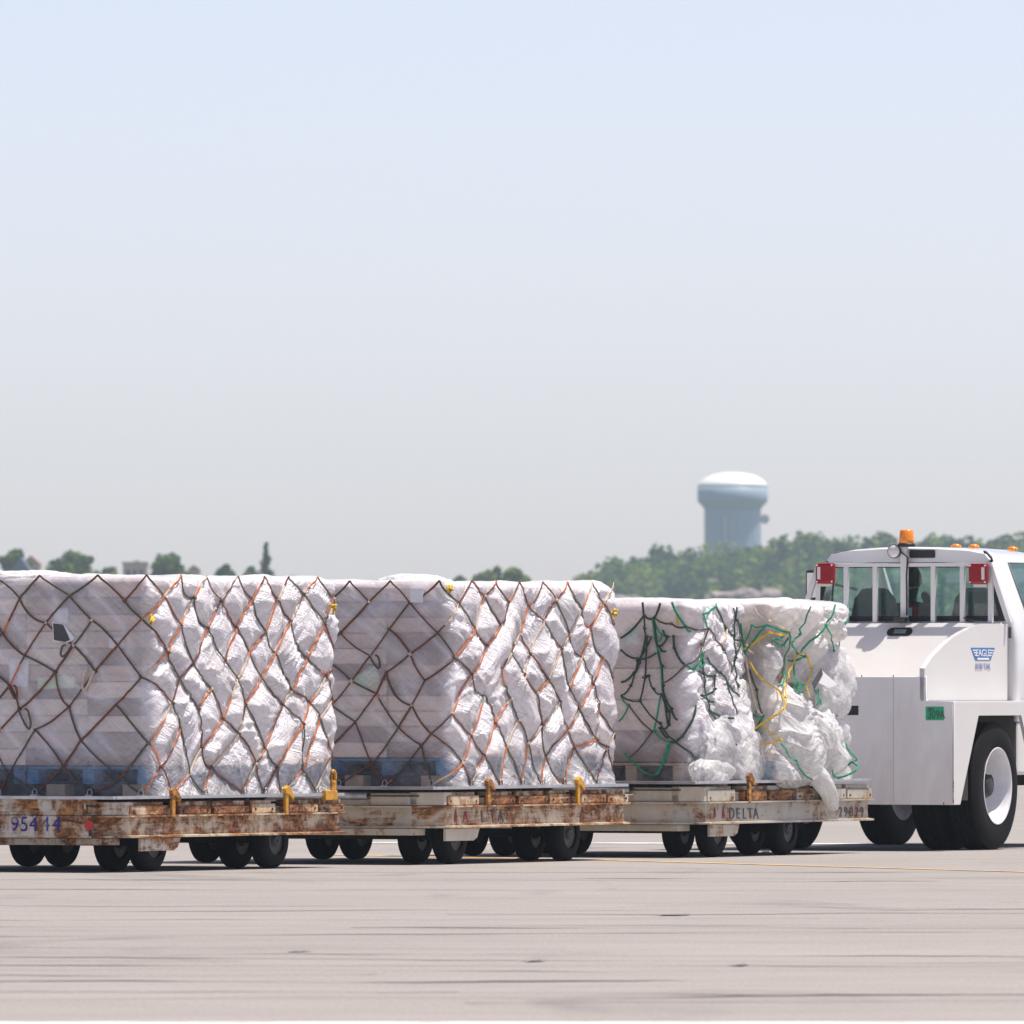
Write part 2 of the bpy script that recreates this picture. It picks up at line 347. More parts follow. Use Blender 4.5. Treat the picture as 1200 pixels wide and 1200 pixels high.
def wx(px, D): return (px - 600) * D / F
def wz(py, D): return CAMH + (800 - py) * D / F

# ------------------------------------------------------------------ ground
def sheet(name, pts, z, mat):
    z -= .02
    bm = bmesh.new(); bm.faces.new([bm.verts.new((x, y, z)) for x, y in pts]); me = bpy.data.meshes.new(name); bm.to_mesh(me); bm.free()
    o = link(name, me, None, (mat,)); o['kind'] = 'structure'; return o
sheet('grass_field', [(-1500, -150), (1500, -150), (1500, 3300), (-1500, 3300)], -.02, 'grass')
sheet('airport_apron', [(-400, -140), (400, -140), (400, 620), (-400, 620)], 0, 'apron')
sheet('white_edge_line', [(-40, 53.35), (40, 52.75), (40, 52.2), (-40, 52.8)], .004, 'white_line')
sheet('yellow_guide_line', [(-1.5, 104.9), (.81, 101.6), (3.85, 95.2), (3.85, 94.9), (.81, 101.25), (-1.5, 104.5)], .004, 'yellow_line')
sheet('white_stand_line', [(-1.5, 113.0), (6, 111.6), (6, 111.0), (-1.5, 112.4)], .004, 'white_line')
for k in range(34):   # crack seams, each an uneven tar strip
    D0 = random.uniform(54, 97); x0 = random.uniform(-11, 1); ln = random.uniform(5, 16); sl_ = random.uniform(-.22, .22); wd = random.uniform(.015, .07) * (D0 / 70)
    n_ = 60; up_, dn_ = [], []
    for i in range(n_ + 1):
        x = x0 + ln * i / n_; y = D0 + sl_ * (x - x0) + .35 * perlin(x * .7, k * 3.1) + .12 * perlin(x * 4, k * 1.7); ww = wd * (.3 + max(0, 1.9 * float(perlin(x * .9, k + .5)) + .35 * float(perlin(x * 5, k + .5))))
        up_.append((x, y + ww)); dn_.append((x, y - ww))
    sheet('tar_seam', up_ + dn_[::-1], .004, 'tar')
for px, py, wpx, hpx in ((627, 1122, 22, 2.2), (868, 1127, 20, 1.8), (790, 1069, 40, 1.2), (350, 1111, 26, 1.2)):
    D0 = F * CAMH / (py - 800); hx = wpx / 2 * D0 / F; hy = hpx / 2 * D0 * D0 / (F * CAMH)
    pts = [(wx(px, D0) + hx * math.cos(a) * (1 + .9 * perlin(a * 2.2, px)), D0 + hy * (math.sin(a) * (1 + .9 * perlin(a * 3, py)) + .5 * math.cos(a))) for a in np.linspace(0, 2 * np.pi, 44)[:-1]]
    sheet('rubber_mark', [(float(x), float(y)) for x, y in pts], .008, 'rubber_mark')

# ------------------------------------------------------------------ dollies
class Dolly: pass
def make_dolly(C, a_deg, zz3, paint_side, paint_rear, label, axles, latches, Lh=3.46, W=2.4):
    d = Dolly(); d.C = Vector((C[0], C[1], 0)); a = math.radians(a_deg)
    d.t = Vector((math.sin(a), math.cos(a), 0)); d.l = Vector((-math.cos(a), math.sin(a), 0))
    rt = empty('cargo_dolly', d.C, math.radians(90 - a_deg)); tag(rt, label, 'cargo dolly', 'cargo dollies in the tow train'); d.rt = rt
    z0, z1, zd = zz3; d.zd = zd; c = .22
    poly = [(c, 0), (Lh - .06, 0), (Lh, .06), (Lh, W - .06), (Lh - .06, W), (c, W), (0, W - c), (0, c)]
    def off(dist):                                   # inward offset of the outline
        out = []
        for i in range(len(poly)):
            p0, p1, p2 = Vector(poly[i - 1]), Vector(poly[i]), Vector(poly[(i + 1) % len(poly)])
            e1, e2 = (p1 - p0).normalized(), (p2 - p1).normalized(); n1, n2 = Vector((-e1.y, e1.x)), Vector((-e2.y, e2.x))
            b = (n1 + n2).normalized(); out.append(p1 + b * (dist / b.dot(n1)))
        return out
    prof = [(0, z0), (0, z0 + .014), (.045, z0 + .02), (.05, z1 - .016), (0, z1 - .012), (0, z1), (.09, z1), (.09, z0)]
    bm = bmesh.new(); rings = [[bm.verts.new((p.x, p.y, z)) for p in off(o_)] for o_, z in prof]; m = len(prof); n = len(poly)
    for i in range(m):
        for j in range(n): 
            f = bm.faces.new((rings[i][j], rings[i][(j + 1) % n], rings[(i + 1) % m][(j + 1) % n], rings[(i + 1) % m][j]))
            cx = (rings[0][j].co.x + rings[0][(j + 1) % n].co.x) / 2
            f.material_index = 1 if cx < .02 else 0
    bmesh.ops.recalc_face_normals(bm, faces=bm.faces); me = bpy.data.meshes.new('channel_frame'); bm.to_mesh(me); bm.free()
    link('channel_frame', me, rt, (paint_side, paint_rear))
    # side rails broken into blocks
    g = MB(); segs = [(.24, .78), (.97, 1.42), (1.47, 1.98), (2.03, 2.38), (2.58, 3.02), (3.06, Lh - .03)]
    for y0, y1 in ((.025, .15), (W - .15, W - .025)):
        for i, (x0, x1) in enumerate(segs):
            dz = .006 * (i % 3); q_ = (i * 7 + int(x0 * 10)) % 3; g.box((x0, y0 + .004 * (i % 2), z1 + .002), (x1, y1, zd - .05 - dz), bevel=.008, mi=1 if q_ == 1 else 0)
            for xb in (x0 + .05, x1 - .05): g.box((xb - .007, (y0 - .004 if y0 < 1 else y1), z1 + .024), (xb + .007, (y0 + .003 if y0 < 1 else y1 + .006), z1 + .04), mi=2)
            g.box((x0 + .02, y0 + .03, zd - .05 - dz), (x1 - .02, y1, zd - .024), bevel=.004)
        g.box((.24, y0 + .05, z1 + .002), (Lh - .04, y1 - .01, zd - .07))
    g.build('side_rail', (paint_side, 'rail_rust', 'under'), rt)
    g = MB(); g.box((.02, .18, zd - .055), (Lh - .02, W - .18, zd - .045)); g.build('deck_plate', 'under', rt)
    ro = MB().tube([(0, .62, 0), (0, W - .2, 0)], .033, 14).build('roller', 'steel', rt); ro.location = (.05, 0, zd - .05)
    for k in range(1, 12): copy_child(ro, rt, (.12 + k * .285, 0, zd - .033))
    # rear cross plates
    g = MB()
    g.box((.05, .20, z1 + .003), (.075, W - .2, z1 + .055), bevel=.004)
    g.box((.055, .3, z1 + .06), (.075, W - .3, zd - .05), bevel=.004)
    for y in (.25,): g.box((.03, y, z1 + .003), (.3, y + .34, zd - .03), bevel=.012)
    g.prism([(.05, .19), (.20, .035), (.30, .035), (.30, .26), (.05, .26)], z1 + .003, zd - .022, 'z', bevel=.008)
    g.build('rear_cross_plate', (paint_rear,), rt)
    # under carriage
    g = MB(); g.box((.15, W / 2 - .12, z0 - .02), (Lh - .15, W / 2 + .12, z0 + .1), bevel=.01)
    for ax in axles: g.box((ax - .2, .18, z0 + .005), (ax + .2, W - .18, z0 + .09)); g.box((ax - .05, .1, .17), (ax + .05, W - .1, .235))
    g.box((.35, .15, z0 + .01), (Lh - .3, W - .15, z0 + .03))
    g.build('undercarriage', 'under', rt)
    g = MB(); x = axles[0]
    g.prism([(x - .30, z0 - .004), (x + .28, z0 - .004), (x + .24, z0 - .075), (x + .18, z0 - .10), (x - .30, z0 - .10)], .03, .055, 'y', bevel=.004)
    g.box((x - .55, .2, z0 - .055), (x - .32, W - .2, z0 - .004), bevel=.006); g.build('axle_bracket', (paint_rear,), rt)
    # wheels
    R, w2 = .215, .068
    ty = MB().lathe([(.115, -w2), (.15, -w2 * 1.0), (R - .03, -w2 * .95), (R - .008, -w2 * .72), (R, -w2 * .3), (R, w2 * .3), (R - .008, w2 * .72), (R - .03, w2 * .95), (.15, w2), (.115, w2)], axis='y', k=36, cap=False).build('tyre', 'tyre', None)
    hb = MB().lathe([(.114, -w2 * .8), (.09, -w2 * .45), (.05, -w2 * .5), (.045, -w2 * 1.05), (.01, -w2 * 1.1), (.01, w2 * 1.1), (.045, w2 * 1.05), (.05, w2 * .5), (.09, w2 * .45), (.114, w2 * .8)], axis='y', k=24)
    for k in range(5): hb.lathe([(.008, -w2 * .62), (.008, w2 * .62)], (.068 * math.cos(k * 1.2566), 0, .068 * math.sin(k * 1.2566)), 'y', 8)
    hb = hb.build('hub', 'hub', None)
    first = True
    for ax in axles:
        for y in (.155, .445, W - .42, W - .13):
            wh = empty('wheel', (ax, y, R - .02)); wh.parent = rt
            if first: ty.parent = wh; hb.parent = wh; first = False
            else: copy_child(ty, wh); copy_child(hb, wh)
    # yellow pallet stops on the near rail, plus two on the far one
    for k, x in enumerate(latches):
        st = MB(); zz = z1 + .005
        st.box((x - .022, -.006, zz - .02), (x + .022, .018, zd + .02), bevel=.005)
        st.prism([(x - .028, zd + .02), (x + .03, zd + .02), (x + .085, zd - .03), (x + .095, zd + .005), (x + .04, zd + .07), (x + .0, zd + .085), (x - .04, zd + .06)], -.014, .02, 'y', bevel=.006)
        st.build('pallet_stop', 'yellow_paint', rt)
        st = MB(); st.box((x - .03, W - .02, zz - .02), (x + .03, W + .012, zd + .03), bevel=.005); st.box((x - .05, W - .03, zd + .03), (x + .06, W + .02, zd + .1), bevel=.01)
        st.build('pallet_stop', 'yellow_paint', rt)
    # tow bar and rear hitch
    g = MB(); g.tube([(Lh - .1, W / 2 - .35, z0 + .02), (Lh + .55, W / 2 - .05, z0 - .01)], .03, 8); g.tube([(Lh - .1, W / 2 + .35, z0 + .02), (Lh + .55, W / 2 + .05, z0 - .01)], .03, 8)
    g.tube([(Lh + .5, W / 2, z0 - .01), (Lh + 1.12, W / 2, z0 - .015)], .032, 10)
    g.tube([(Lh + 1.16 + .06 * math.cos(q), W / 2 + .06 * math.sin(q), z0 - .015) for q in np.linspace(0, 2 * math.pi, 15)], .018, 8, cap=False)
    g.build('tow_bar', 'under', rt)
    g = MB(); g.box((-.14, W / 2 - .06, z0 + .0), (.1, W / 2 + .06, z0 + .04), bevel=.006); g.tube([(-.09, W / 2, z0 - .06), (-.09, W / 2, z0 + .1)], .016, 8); g.build('tow_hitch', 'under', rt)
    d.z0, d.z1, d.W, d.Lh = z0, z1, W, Lh
    return d
M['rail_rust'] = rusty('rail_rust', (.55, .47, .36), .78, seed=5.5)
M['d1_side'] = rusty('dolly_rust_heavy', (.66, .60, .50), .60, seed=1.3); M['d1_rear'] = rusty('dolly_white_rust_rear', (.68, .66, .66), .50, seed=4.1)
M['d2_side'] = rusty('dolly_white_rust_mid', (.64, .58, .48), .5, seed=8.2); M['d2_rear'] = rusty('dolly_white_rust_light', (.62, .58, .50), .27, seed=2.7)
M['d3_side'] = rusty('dolly_grey_grime', (.50, .49, .45), .38, seed=6.6); M['d3_rear'] = rusty('dolly_pale_grime', (.60, .57, .50), .30, seed=9.4)
D1 = make_dolly((-2.907, 94.81), 29, (.235, .40, .522), 'd1_side', 'd1_rear', 'heavily rusted cargo dolly with blue number and red reflector on its white rear plate', (.70, 2.5), (.82, 2.5))
D2 = make_dolly((-.577, 98.85), 26.4, (.262, .433, .56), 'd2_side', 'd2_rear', 'white cargo dolly with brown rust patches between the two other dollies', (.52, 2.5), (.893, 2.47), Lh=3.46)
D3 = make_dolly((1.487, 102.8), 24.9, (.248, .426, .572), 'd3_side', 'd3_rear', 'grimy pale grey cargo dolly with DELTA lettering just behind the white truck', (.6, 2.0), (1.01, 2.54), Lh=3.6)
def face_uv(d, px, py, side, at):
    """where the sight line through a photo point meets a dolly's vertical face -> local (x, y, z)"""
    r = Vector(((px - 600) / F, 1, 0)); n = d.t if side == 'rear' else d.l
    D = (d.C.dot(n) + at) / r.dot(n); p = r * D - d.C
    return (p.dot(d.t), p.dot(d.l), CAMH + (800 - py) * D / F)
# lettering and fittings that belong to one dolly
g = MB(); g.box((-.004, .24, D1.z0 + .004), (.0, 2.16, D1.z1 - .006), bevel=.001)
g.build('number_plate', 'd1_rear', D1.rt)
g = MB(); g.box((.0, .30, D1.z1 + .004), (.03, 2.1, D1.zd + .02), bevel=.003); g.box((.03, .20, D1.z1 + .004), (.05, .30, D1.zd + .02), bevel=.003); g.build('upper_rear_plate', 'd1_rear', D1.rt)
for px, ch in zip((12, 23, 34, 48, 61), '95444'):
    x, y, z = face_uv(D1, px, 974, 'rear', -.006)
    text_part('stencilled_number', ch, .155, (-.006, y, z), (0, -1, 0), (0, 0, 1), ('blue_ink',), D1.rt)
x, y, z = face_uv(D1, 104.5, 967, 'rear', -.005)
MB().lathe([(.036, -.008), (.036, 0), (.03, .004)], (-.006, y, z), 'x', 24).build('red_reflector', 'red', D1.rt)
for px in (28, 64, 101):
    x, y, z = face_uv(D1, px, 943, 'rear', 0)
    MB().tube([(-.012, y, z - .04), (-.02, y, z), (-.012, y, z + .015)], .009, 8).lathe([(.014, -.02), (.014, 0)], (-.012, y, z + .015), 'x', 12).build('eye_bolt', 'd1_side', D1.rt)
x, y, z = face_uv(D1, 393, 930, 'side', 0)
g = MB().box((x - .16, -.01, z - .05), (x + .02, .03, z + .025), bevel=.006)
g.box((x - .05, .0, z + .025), (x + .02, .02, z + .10), bevel=.006)
g.tube([(x - .015 + .035 * math.cos(q), .01, z + .125 + .05 * math.sin(q)) for q in np.linspace(0, 2 * math.pi, 17)], .012, 8, cap=False); g.build('ring_lever', 'yellow_paint', D1.rt)
def side_text(d, txt, px, py, size, mat, sx=1.0):
    x, y, z = face_uv(d, px, py, 'side', .045); return text_part('painted_letter', txt, size, (x, .043, z), (1, 0, 0), (0, 0, 1), (mat,), d.rt, sx=sx)
def widget(d, px, py, h):
    x, y, z = face_uv(d, px, py, 'side', .045)
    MB().prism([(x, z), (x + h * .55, z), (x + h * .28, z + h * .45)], .0415, .0445, 'y').prism([(x - .0, z + h * .1), (x + h * .25, z + h * .5), (x + h * .26, z + h)], .0415, .0445, 'y').prism([(x + h * .31, z + h), (x + h * .31, z + h * .5), (x + h * .56, z + h * .1)], .0415, .0445, 'y').build('painted_emblem', 'red_ink', d.rt)
widget(D2, 532, 963, .10); side_text(D2, 'A', 542, 964, .13, 'red_ink', 1.2)
for px, ch in ((563, 'L'), (574, 'T'), (583, 'A')): side_text(D2, ch, px, 963.5, .13, 'grey_ink', 1.25)
x, y, z = face_uv(D3, 838, 959, 'side', .045); widget(D3, 836, 958, .09); widget(D3, 846, 958.5, .1)
for px, ch in zip((854, 862.5, 870, 876, 882.5), 'DELTA'): side_text(D3, ch, px, 959.5, .125, 'grey_ink', 1.3)
for px, ch in zip((983, 989, 995.5, 1002, 1008), '29829'): side_text(D3, ch, px, 957, .115, 'grey_ink', 1.25)

# ------------------------------------------------------------------ wrapped loads
class Film:
    def __init__(s, x0, x1, y0, y1, z0, z1, amp, wrk, seed, r=.07):
        s.x0, s.x1, s.y0, s.y1, s.z0, s.z1, s.H = x0, x1, y0, y1, z0, z1, z1 - z0
        s.A, s.B = y1 - y0, x1 - x0; s.cum = [0, s.A, s.A + s.B, 2 * s.A + s.B, 2 * (s.A + s.B)]; s.Lp = s.cum[-1]
        s.amp, s.wrk, s.seed, s.r = amp, wrk, seed, r
        s.segs = np.zeros((0, 4)); s.sag = None
    def base(s, u):
        u = np.mod(np.asarray(u, float), s.Lp); r = s.r
        cx = [(s.x0, s.y1), (s.x0, s.y0), (s.x1, s.y0), (s.x1, s.y1)]; di = [(0, -1), (1, 0), (0, 1), (-1, 0)]; no = [(-1, 0), (0, -1), (1, 0), (0, 1)]
        P = np.zeros(u.shape + (2,)); Nn = np.zeros(u.shape + (2,))
        for i in range(4):
            a, b = s.cum[i], s.cum[i + 1]; m = (u >= a) & (u <= b); uu = u[m] - a; Ls = b - a
            q = np.zeros((uu.size, 2)); nn = np.zeros((uu.size, 2)); c0 = np.array(cx[i]); d = np.array(di[i]); n = np.array(no[i]); pn = np.array(no[i - 1]); nx = np.array(no[(i + 1) % 4])
            q[:] = c0 + uu[:, None] * d; nn[:] = n
            for mk, f, cor, on in ((uu < r, (uu + r) / (2 * r), c0, pn), (uu > Ls - r, (Ls - uu + r) / (2 * r), c0 + Ls * d, nx)):
                if mk.any():
                    th = f[mk] * np.pi / 2; cen = cor - n * r - on * r
                    v = np.sin(th)[:, None] * n + np.cos(th)[:, None] * on; q[mk] = cen + v * r; nn[mk] = v
            P[m] = q; Nn[m] = nn
        return P, Nn
    def wts(s, u, vals):
        u = np.mod(u, s.Lp); k = .10
        out = np.full(u.shape, float(vals[3]))
        for i in range(3):
            c = s.cum[i + 1]; out = out
        w_ = np.zeros(u.shape); tot = np.zeros(u.shape)
        for i in range(4):
            mid = (s.cum[i] + s.cum[i + 1]) / 2; half = (s.cum[i + 1] - s.cum[i]) / 2
            du = np.abs((u - mid + s.Lp / 2) % s.Lp - s.Lp / 2); ww = np.clip((half + k - du) / (2 * k), 0, 1); w_ += ww * vals[i]; tot += ww
        return w_ / np.maximum(tot, 1e-6)
    def wr(s, u, v):
        """creases and slack in the film, without the pillows between the straps"""
        k = s.seed
        wa = perlin(u * 1.7, v * 1.7, k) * .35; wb = perlin(u * 1.9, v * 1.5, k + 5) * .35
        U, V = u + wa, v + wb
        p = (U * .82 + V * .57); q = (-U * .57 + V * .82); p2 = (U * .77 - V * .64); q2 = (U * .64 + V * .77)
        r1 = (1 - np.abs(perlin(p * 1.3, q * 8, k + 1)) * 1.6); r2 = (1 - np.abs(perlin(p2 * 1.1, q2 * 11, k + 2)) * 1.6); r3 = (1 - np.abs(perlin(U * 5, V * 5, k + 3)) * 1.5)
        lo = perlin(u * 1.6, v * 1.6, k + 4)
        lo2 = perlin(u * 1.9, v * 1.9, k + 8)
        return (s.sag(u, v) if s.sag else 0) + s.wts(u, s.wrk) * (.9 * r1 ** 3 * np.clip(.5 + 1.6 * lo2, 0, 1) + .8 * r2 ** 3 * np.clip(.5 - 1.6 * lo2, 0, 1) + .35 * np.clip(r3, 0, 1) ** 2 + 1.6 * lo)
    def dist(s, u, v):
        out = np.full(u.shape, 9.0)
        for a, b, c, d in s.segs:
            um = (a + c) / 2; uu = (u - um + s.Lp / 2) % s.Lp - s.Lp / 2 + um
            m = (np.abs(uu - um) < abs(a - c) / 2 + .3) & (np.abs(v - (b + d) / 2) < abs(b - d) / 2 + .3)
            if not m.any(): continue
            ux, vx = uu[m], v[m]; ex, ey = c - a, d - b; t = np.clip(((ux - a) * ex + (vx - b) * ey) / (ex * ex + ey * ey + 1e-9), 0, 1)
            out[m] = np.minimum(out[m], np.hypot(ux - a - t * ex, vx - b - t * ey))
        return out
    def point(s, u, v, lift):
        u = np.atleast_1d(np.asarray(u, float)); v = np.atleast_1d(np.asarray(v, float))
        P, n = s.base(u); d = s.wr(u, np.clip(v, 0, s.H)) + lift
        over = np.clip(v - s.H, 0, None); d = d - over
        z = s.z0 + np.minimum(v, s.H) + np.where(v > s.H, .012, 0)
        return np.column_stack([P + n * d[:, None], z]), np.column_stack([n, np.zeros(len(u))])
    def mesh(s, name, parent, op, mat='film', res=.0145, lean=None, sag=None):
        us = []
        for i in range(4):
            st = res if i < 2 else res * 3.2
            us.append(np.linspace(s.cum[i], s.cum[i + 1], max(8, int((s.cum[i + 1] - s.cum[i]) / st)), endpoint=False))
        us = np.concatenate(us); vs = np.linspace(0, s.H, int(s.H / res)); U, V = np.meshgrid(us, vs); u, v = U.ravel(), V.ravel()
        d0 = s.dist(u, v); amp = s.wts(u, s.amp); cell = .75 + .6 * perlin(u * 2.3, v * 2.3, s.seed + 9)
        bul = amp * cell * (1 - np.exp(-(d0 / .075) ** 1.6))
        edge = np.clip((s.H - v) / .10, 0, 1); edge = np.sqrt(1 - (1 - edge) ** 2)
        D = s.wr(u, v) * (.4 + .6 * edge) + bul * edge - .05 * (1 - edge)
        P, n = s.base(u); X = P + n * D[:, None]; Z = s.z0 + v + .012 * perlin(u * 3, v * 2, s.seed + 12) * np.clip(v, 0, .3)
        rows = [np.column_stack([X, Z])]; nu = len(us); nv = len(vs); cx, cy = (s.x0 + s.x1) / 2, (s.y0 + s.y1) / 2
        ops = [op(u, v)]; uvs = [np.column_stack([u, v])]; last = rows[0][-nu:]
        for k, fr in enumerate((.02, .05, .1, .17, .26, .38, .52, .68, .85, .97)):
            x = cx + (last[:, 0] - cx) * (1 - fr); y = cy + (last[:, 1] - cy) * (1 - fr)
            z = s.z1 + .012 + .03 * np.clip(perlin(x * 1.4, y * 1.4, s.seed + 20), -.5, 1) + .012 * perlin(x * 6, y * 6, s.seed + 21) - .01 * (k == 0)
            rows.append(np.column_stack([x, y, z])); ops.append(np.full(nu, .85)); uvs.append(np.column_stack([us, np.full(nu, s.H + fr * 1.1)]))
        Vv = np.concatenate(rows); nr = nv + 10; fs = []
        for i in range(nr - 1):
            a = i * nu; b = a + nu
            fs += [(a + j, a + (j + 1) % nu, b + (j + 1) % nu, b + j) for j in range(nu)]
        fs.append(tuple(range((nr - 1) * nu, nr * nu)))
        return grid_mesh(name, Vv, fs, (mat,), parent, True, None, np.concatenate(uvs), np.concatenate(ops), s.wts(np.concatenate(uvs)[:, 0], (.80, .0, .3, .3)))
def ribbon(V, Fc, MI, pts, nrm, wd, th, mi):
    n = len(pts); b0 = len(V)
    for i in range(n):
        t = pts[min(i + 1, n - 1)] - pts[max(i - 1, 0)]; t = t / (np.linalg.norm(t) + 1e-9); nn = nrm[i]; b = np.cross(t, nn); b = b / (np.linalg.norm(b) + 1e-9)
        for sx, sy in ((-1, 0), (1, 0), (1, 1), (-1, 1)): V.append(pts[i] + b * wd / 2 * sx + nn * th * sy)
    for i in range(n - 1):
        a = b0 + i * 4; c = a + 4; m = mi[i] if isinstance(mi, list) else mi
        for j in range(4): Fc.append((a + j, a + (j + 1) % 4, c + (j + 1) % 4, c + j)); MI.append(m)
    Fc.append((b0, b0 + 1, b0 + 2, b0 + 3)); Fc.append((b0 + 4 * n - 4, b0 + 4 * n - 3, b0 + 4 * n - 2, b0 + 4 * n - 1)); MI += [MI[-1]] * 2
def blob(V, Fc, MI, c, r, mi, k=7):
    b0 = len(V)
    for i in range(k + 1):
        ph = math.pi * i / k
        for j in range(8):
            th = 2 * math.pi * j / 8; q = r * (1 + .3 * math.sin(3 * th + i)); V.append(np.array(c) + np.array((q * math.sin(ph) * math.cos(th), q * math.sin(ph) * math.sin(th), r * .9 * math.cos(ph))))
    for i in range(k):
        for j in range(8): Fc.append((b0 + i * 8 + j, b0 + i * 8 + (j + 1) % 8, b0 + (i + 1) * 8 + (j + 1) % 8, b0 + (i + 1) * 8 + j)); MI.append(mi)
def strap_net(f, parent, seed, wcol=.43, rows=8, mats=('orange_strap', 'brown_strap', 'olive_strap', 'cream_strap')):
    rr = random.Random(seed); cols = round(f.Lp / wcol); w_ = f.Lp / cols; h = (f.H + .02) / rows
    def node(i, j):
        key = (i % cols, j); return key
    pos = {}
    for j in range(rows + 1):
        for i in range(cols):
            u = (i + .5 * (j % 2)) * w_; v = j * h + .03
            k = .35 + .65 * (1 - min(j / rows, 1))
            u2 = u + k * (.24 * float(perlin(u * 1.1, v * 1.3, seed)) + rr.uniform(-.075, .075)); v2 = v + k * (.15 * float(perlin(u * 1.2, v * 1.1, seed + 3)) + rr.uniform(-.085, .085))
            if j == 0: v2 = .015
            if j >= rows: v2 = f.H + .004
            pos[(i, j)] = (u2, v2)
    E = []
    for j in range(rows):
        for i in range(cols):
            for up, i2 in ((1, i if j % 2 == 0 else i + 1), (0, i - 1 if j % 2 == 0 else i)):
                if rr.random() < .06 and 1 < j < rows - 1: continue
                E.append((i, j, i2 % cols, up))
    segs, lines = [], []
    for i, j, i2, up in E:
        a = pos[(i, j)]; b = pos[(i2, j + 1)]; bu = b[0]
        bu = (bu - a[0] + f.Lp / 2) % f.Lp - f.Lp / 2 + a[0]; sag = rr.uniform(-.015, .015) - (.04 if rr.random() < .12 else 0)
        pts = []
        for t in np.linspace(0, 1, 9):
            bow = 4 * t * (1 - t) * sag; pts.append((a[0] + (bu - a[0]) * t + bow * .6, a[1] + (b[1] - a[1]) * t + bow))
        lines.append((pts, up)); 
        if a[1] < f.H: segs.append((*pts[0], *pts[4])); segs.append((*pts[4], *pts[8]))
    f.segs = np.array(segs); V, Fc, MI = [], [], []
    for pts, up in lines:
        uv = np.array(pts); P, nn = f.point(uv[:, 0], uv[:, 1], .010)
        sidef = f.A < np.mod(uv[4, 0], f.Lp) < f.A + f.B
        if up and sidef: ch = rr.choices((0, 1, 3), (.5, .22, .28), k=2)  # sun and shade put into strap colours: orange and cream lit, brown and olive shaded
        elif up: ch = rr.choices((1, 2, 0), (.62, .34, .04), k=2)
        else: ch = rr.choices((2, 1, 0), (.55, .41, .04), k=2)
        cut = rr.randint(2, 7); ribbon(V, Fc, MI, P, nn, rr.uniform(.011, .016), .006, [ch[0]] * cut + [ch[1]] * (8 - cut))
    for (i, j), (u, v) in pos.items():
        if 0 < j < rows and rr.random() < .85:
            P, nn = f.point(u, v, .014); blob(V, Fc, MI, P[0], rr.uniform(.010, .017), rr.choice((1, 2, 2, 3)))
    for k in range(10):     # slack loops hanging from knots
        i, j = rr.randrange(cols), rr.randint(2, rows - 2); u, v = pos[(i, j)]; l_ = rr.uniform(.08, .2); b = rr.uniform(-.08, .08)
        uv = np.array([(u + b * math.sin(math.pi * t) * 1.3 + t * b, v - l_ * math.sin(math.pi * min(t * 1.2, 1)) * (1 - .3 * t)) for t in np.linspace(0, 1, 11)])
        P, nn = f.point(uv[:, 0], uv[:, 1], .03); ribbon(V, Fc, MI, P, nn, .015, .006, rr.choice((0, 1, 2, 3)))
    o = grid_mesh('cargo_net', V, Fc, mats, parent, False, MI)
    bot = [pos[(i, 0)] for i in range(cols)]
    fit = None
    for u, v in bot:
        P, nn = f.point(u, .0, .03); p = P[0]; r = .02
        if fit is None:
            fit = MB().tube([(.0, r * math.cos(q),   .02 + .028 * math.sin(q)) for q in np.linspace(0, 2 * math.pi, 15)], .005, 6, cap=False).box((-.02, -.03, -.012), (.02, .03, .008), bevel=.004).build('net_fitting', 'steel', parent)
            fit.location = p; fit.rotation_euler = (0, 0, math.atan2(nn[0][1], nn[0][0]))
        else: copy_child(fit, parent, p, (0, 0, math.atan2(nn[0][1], nn[0][0])))
    return o
def carton_mesh(sx, sy, sz, mat):
    m = MB().box((0, 0, 0), (sx, sy, sz), bevel=.006); return m
def carton_wall(parent, f, mats, lay=.115, n_rear=4, n_side=3, zb=.0):
    """cartons standing behind the film on the two visible sides, a solid core of stacked card behind them"""
    g_ = .03; x0, x1, y0, y1 = f.x0 + g_, f.x1 - g_, f.y0 + g_, f.y1 - g_; zb += f.z0; nl = int((f.z1 - .04 - zb) / lay); lay = (f.z1 - .03 - zb) / nl; dp = .34
    wy = (y1 - y0) / n_rear; wl = (x1 - x0 - dp) / n_side; src = []
    for m in mats: 
        src.append((MB().box((0, .004, .003), (dp, wy - .004, lay - .003), bevel=.008).build('carton', m, parent), MB().box((.004, 0, .003), (wl - .004, dp, lay - .003), bevel=.008).build('carton', m, parent)))
    used = set(); rr = random.Random(f.seed)
    for k in range(nl):
        for i in range(n_rear):
            m = rr.choice((0, 0, 1, 2)) if k % 3 else rr.choice((1, 2)); loc = (x0 + rr.uniform(0, .012), y0 + i * wy, zb + k * lay)
            s_ = src[m][0]
            if (m, 0) in used: copy_child(s_, parent, loc)
            else: used.add((m, 0)); s_.location = loc
        for i in range(n_side):
            m = rr.choice((0, 0, 1, 2)); loc = (x0 + dp + i * wl, y0 + rr.uniform(0, .012), zb + k * lay); s_ = src[m][1]
            if (m, 1) in used: copy_child(s_, parent, loc)
            else: used.add((m, 1)); s_.location = loc
    for m in range(len(mats)):
        for q in (0, 1):
            if (m, q) not in used: bpy.data.objects.remove(src[m][q])
    MB().box((x0 + dp + .01, y0 + dp + .01, zb), (x1, y1, zb + nl * lay - .02)).build('carton_core', mats[0], parent)
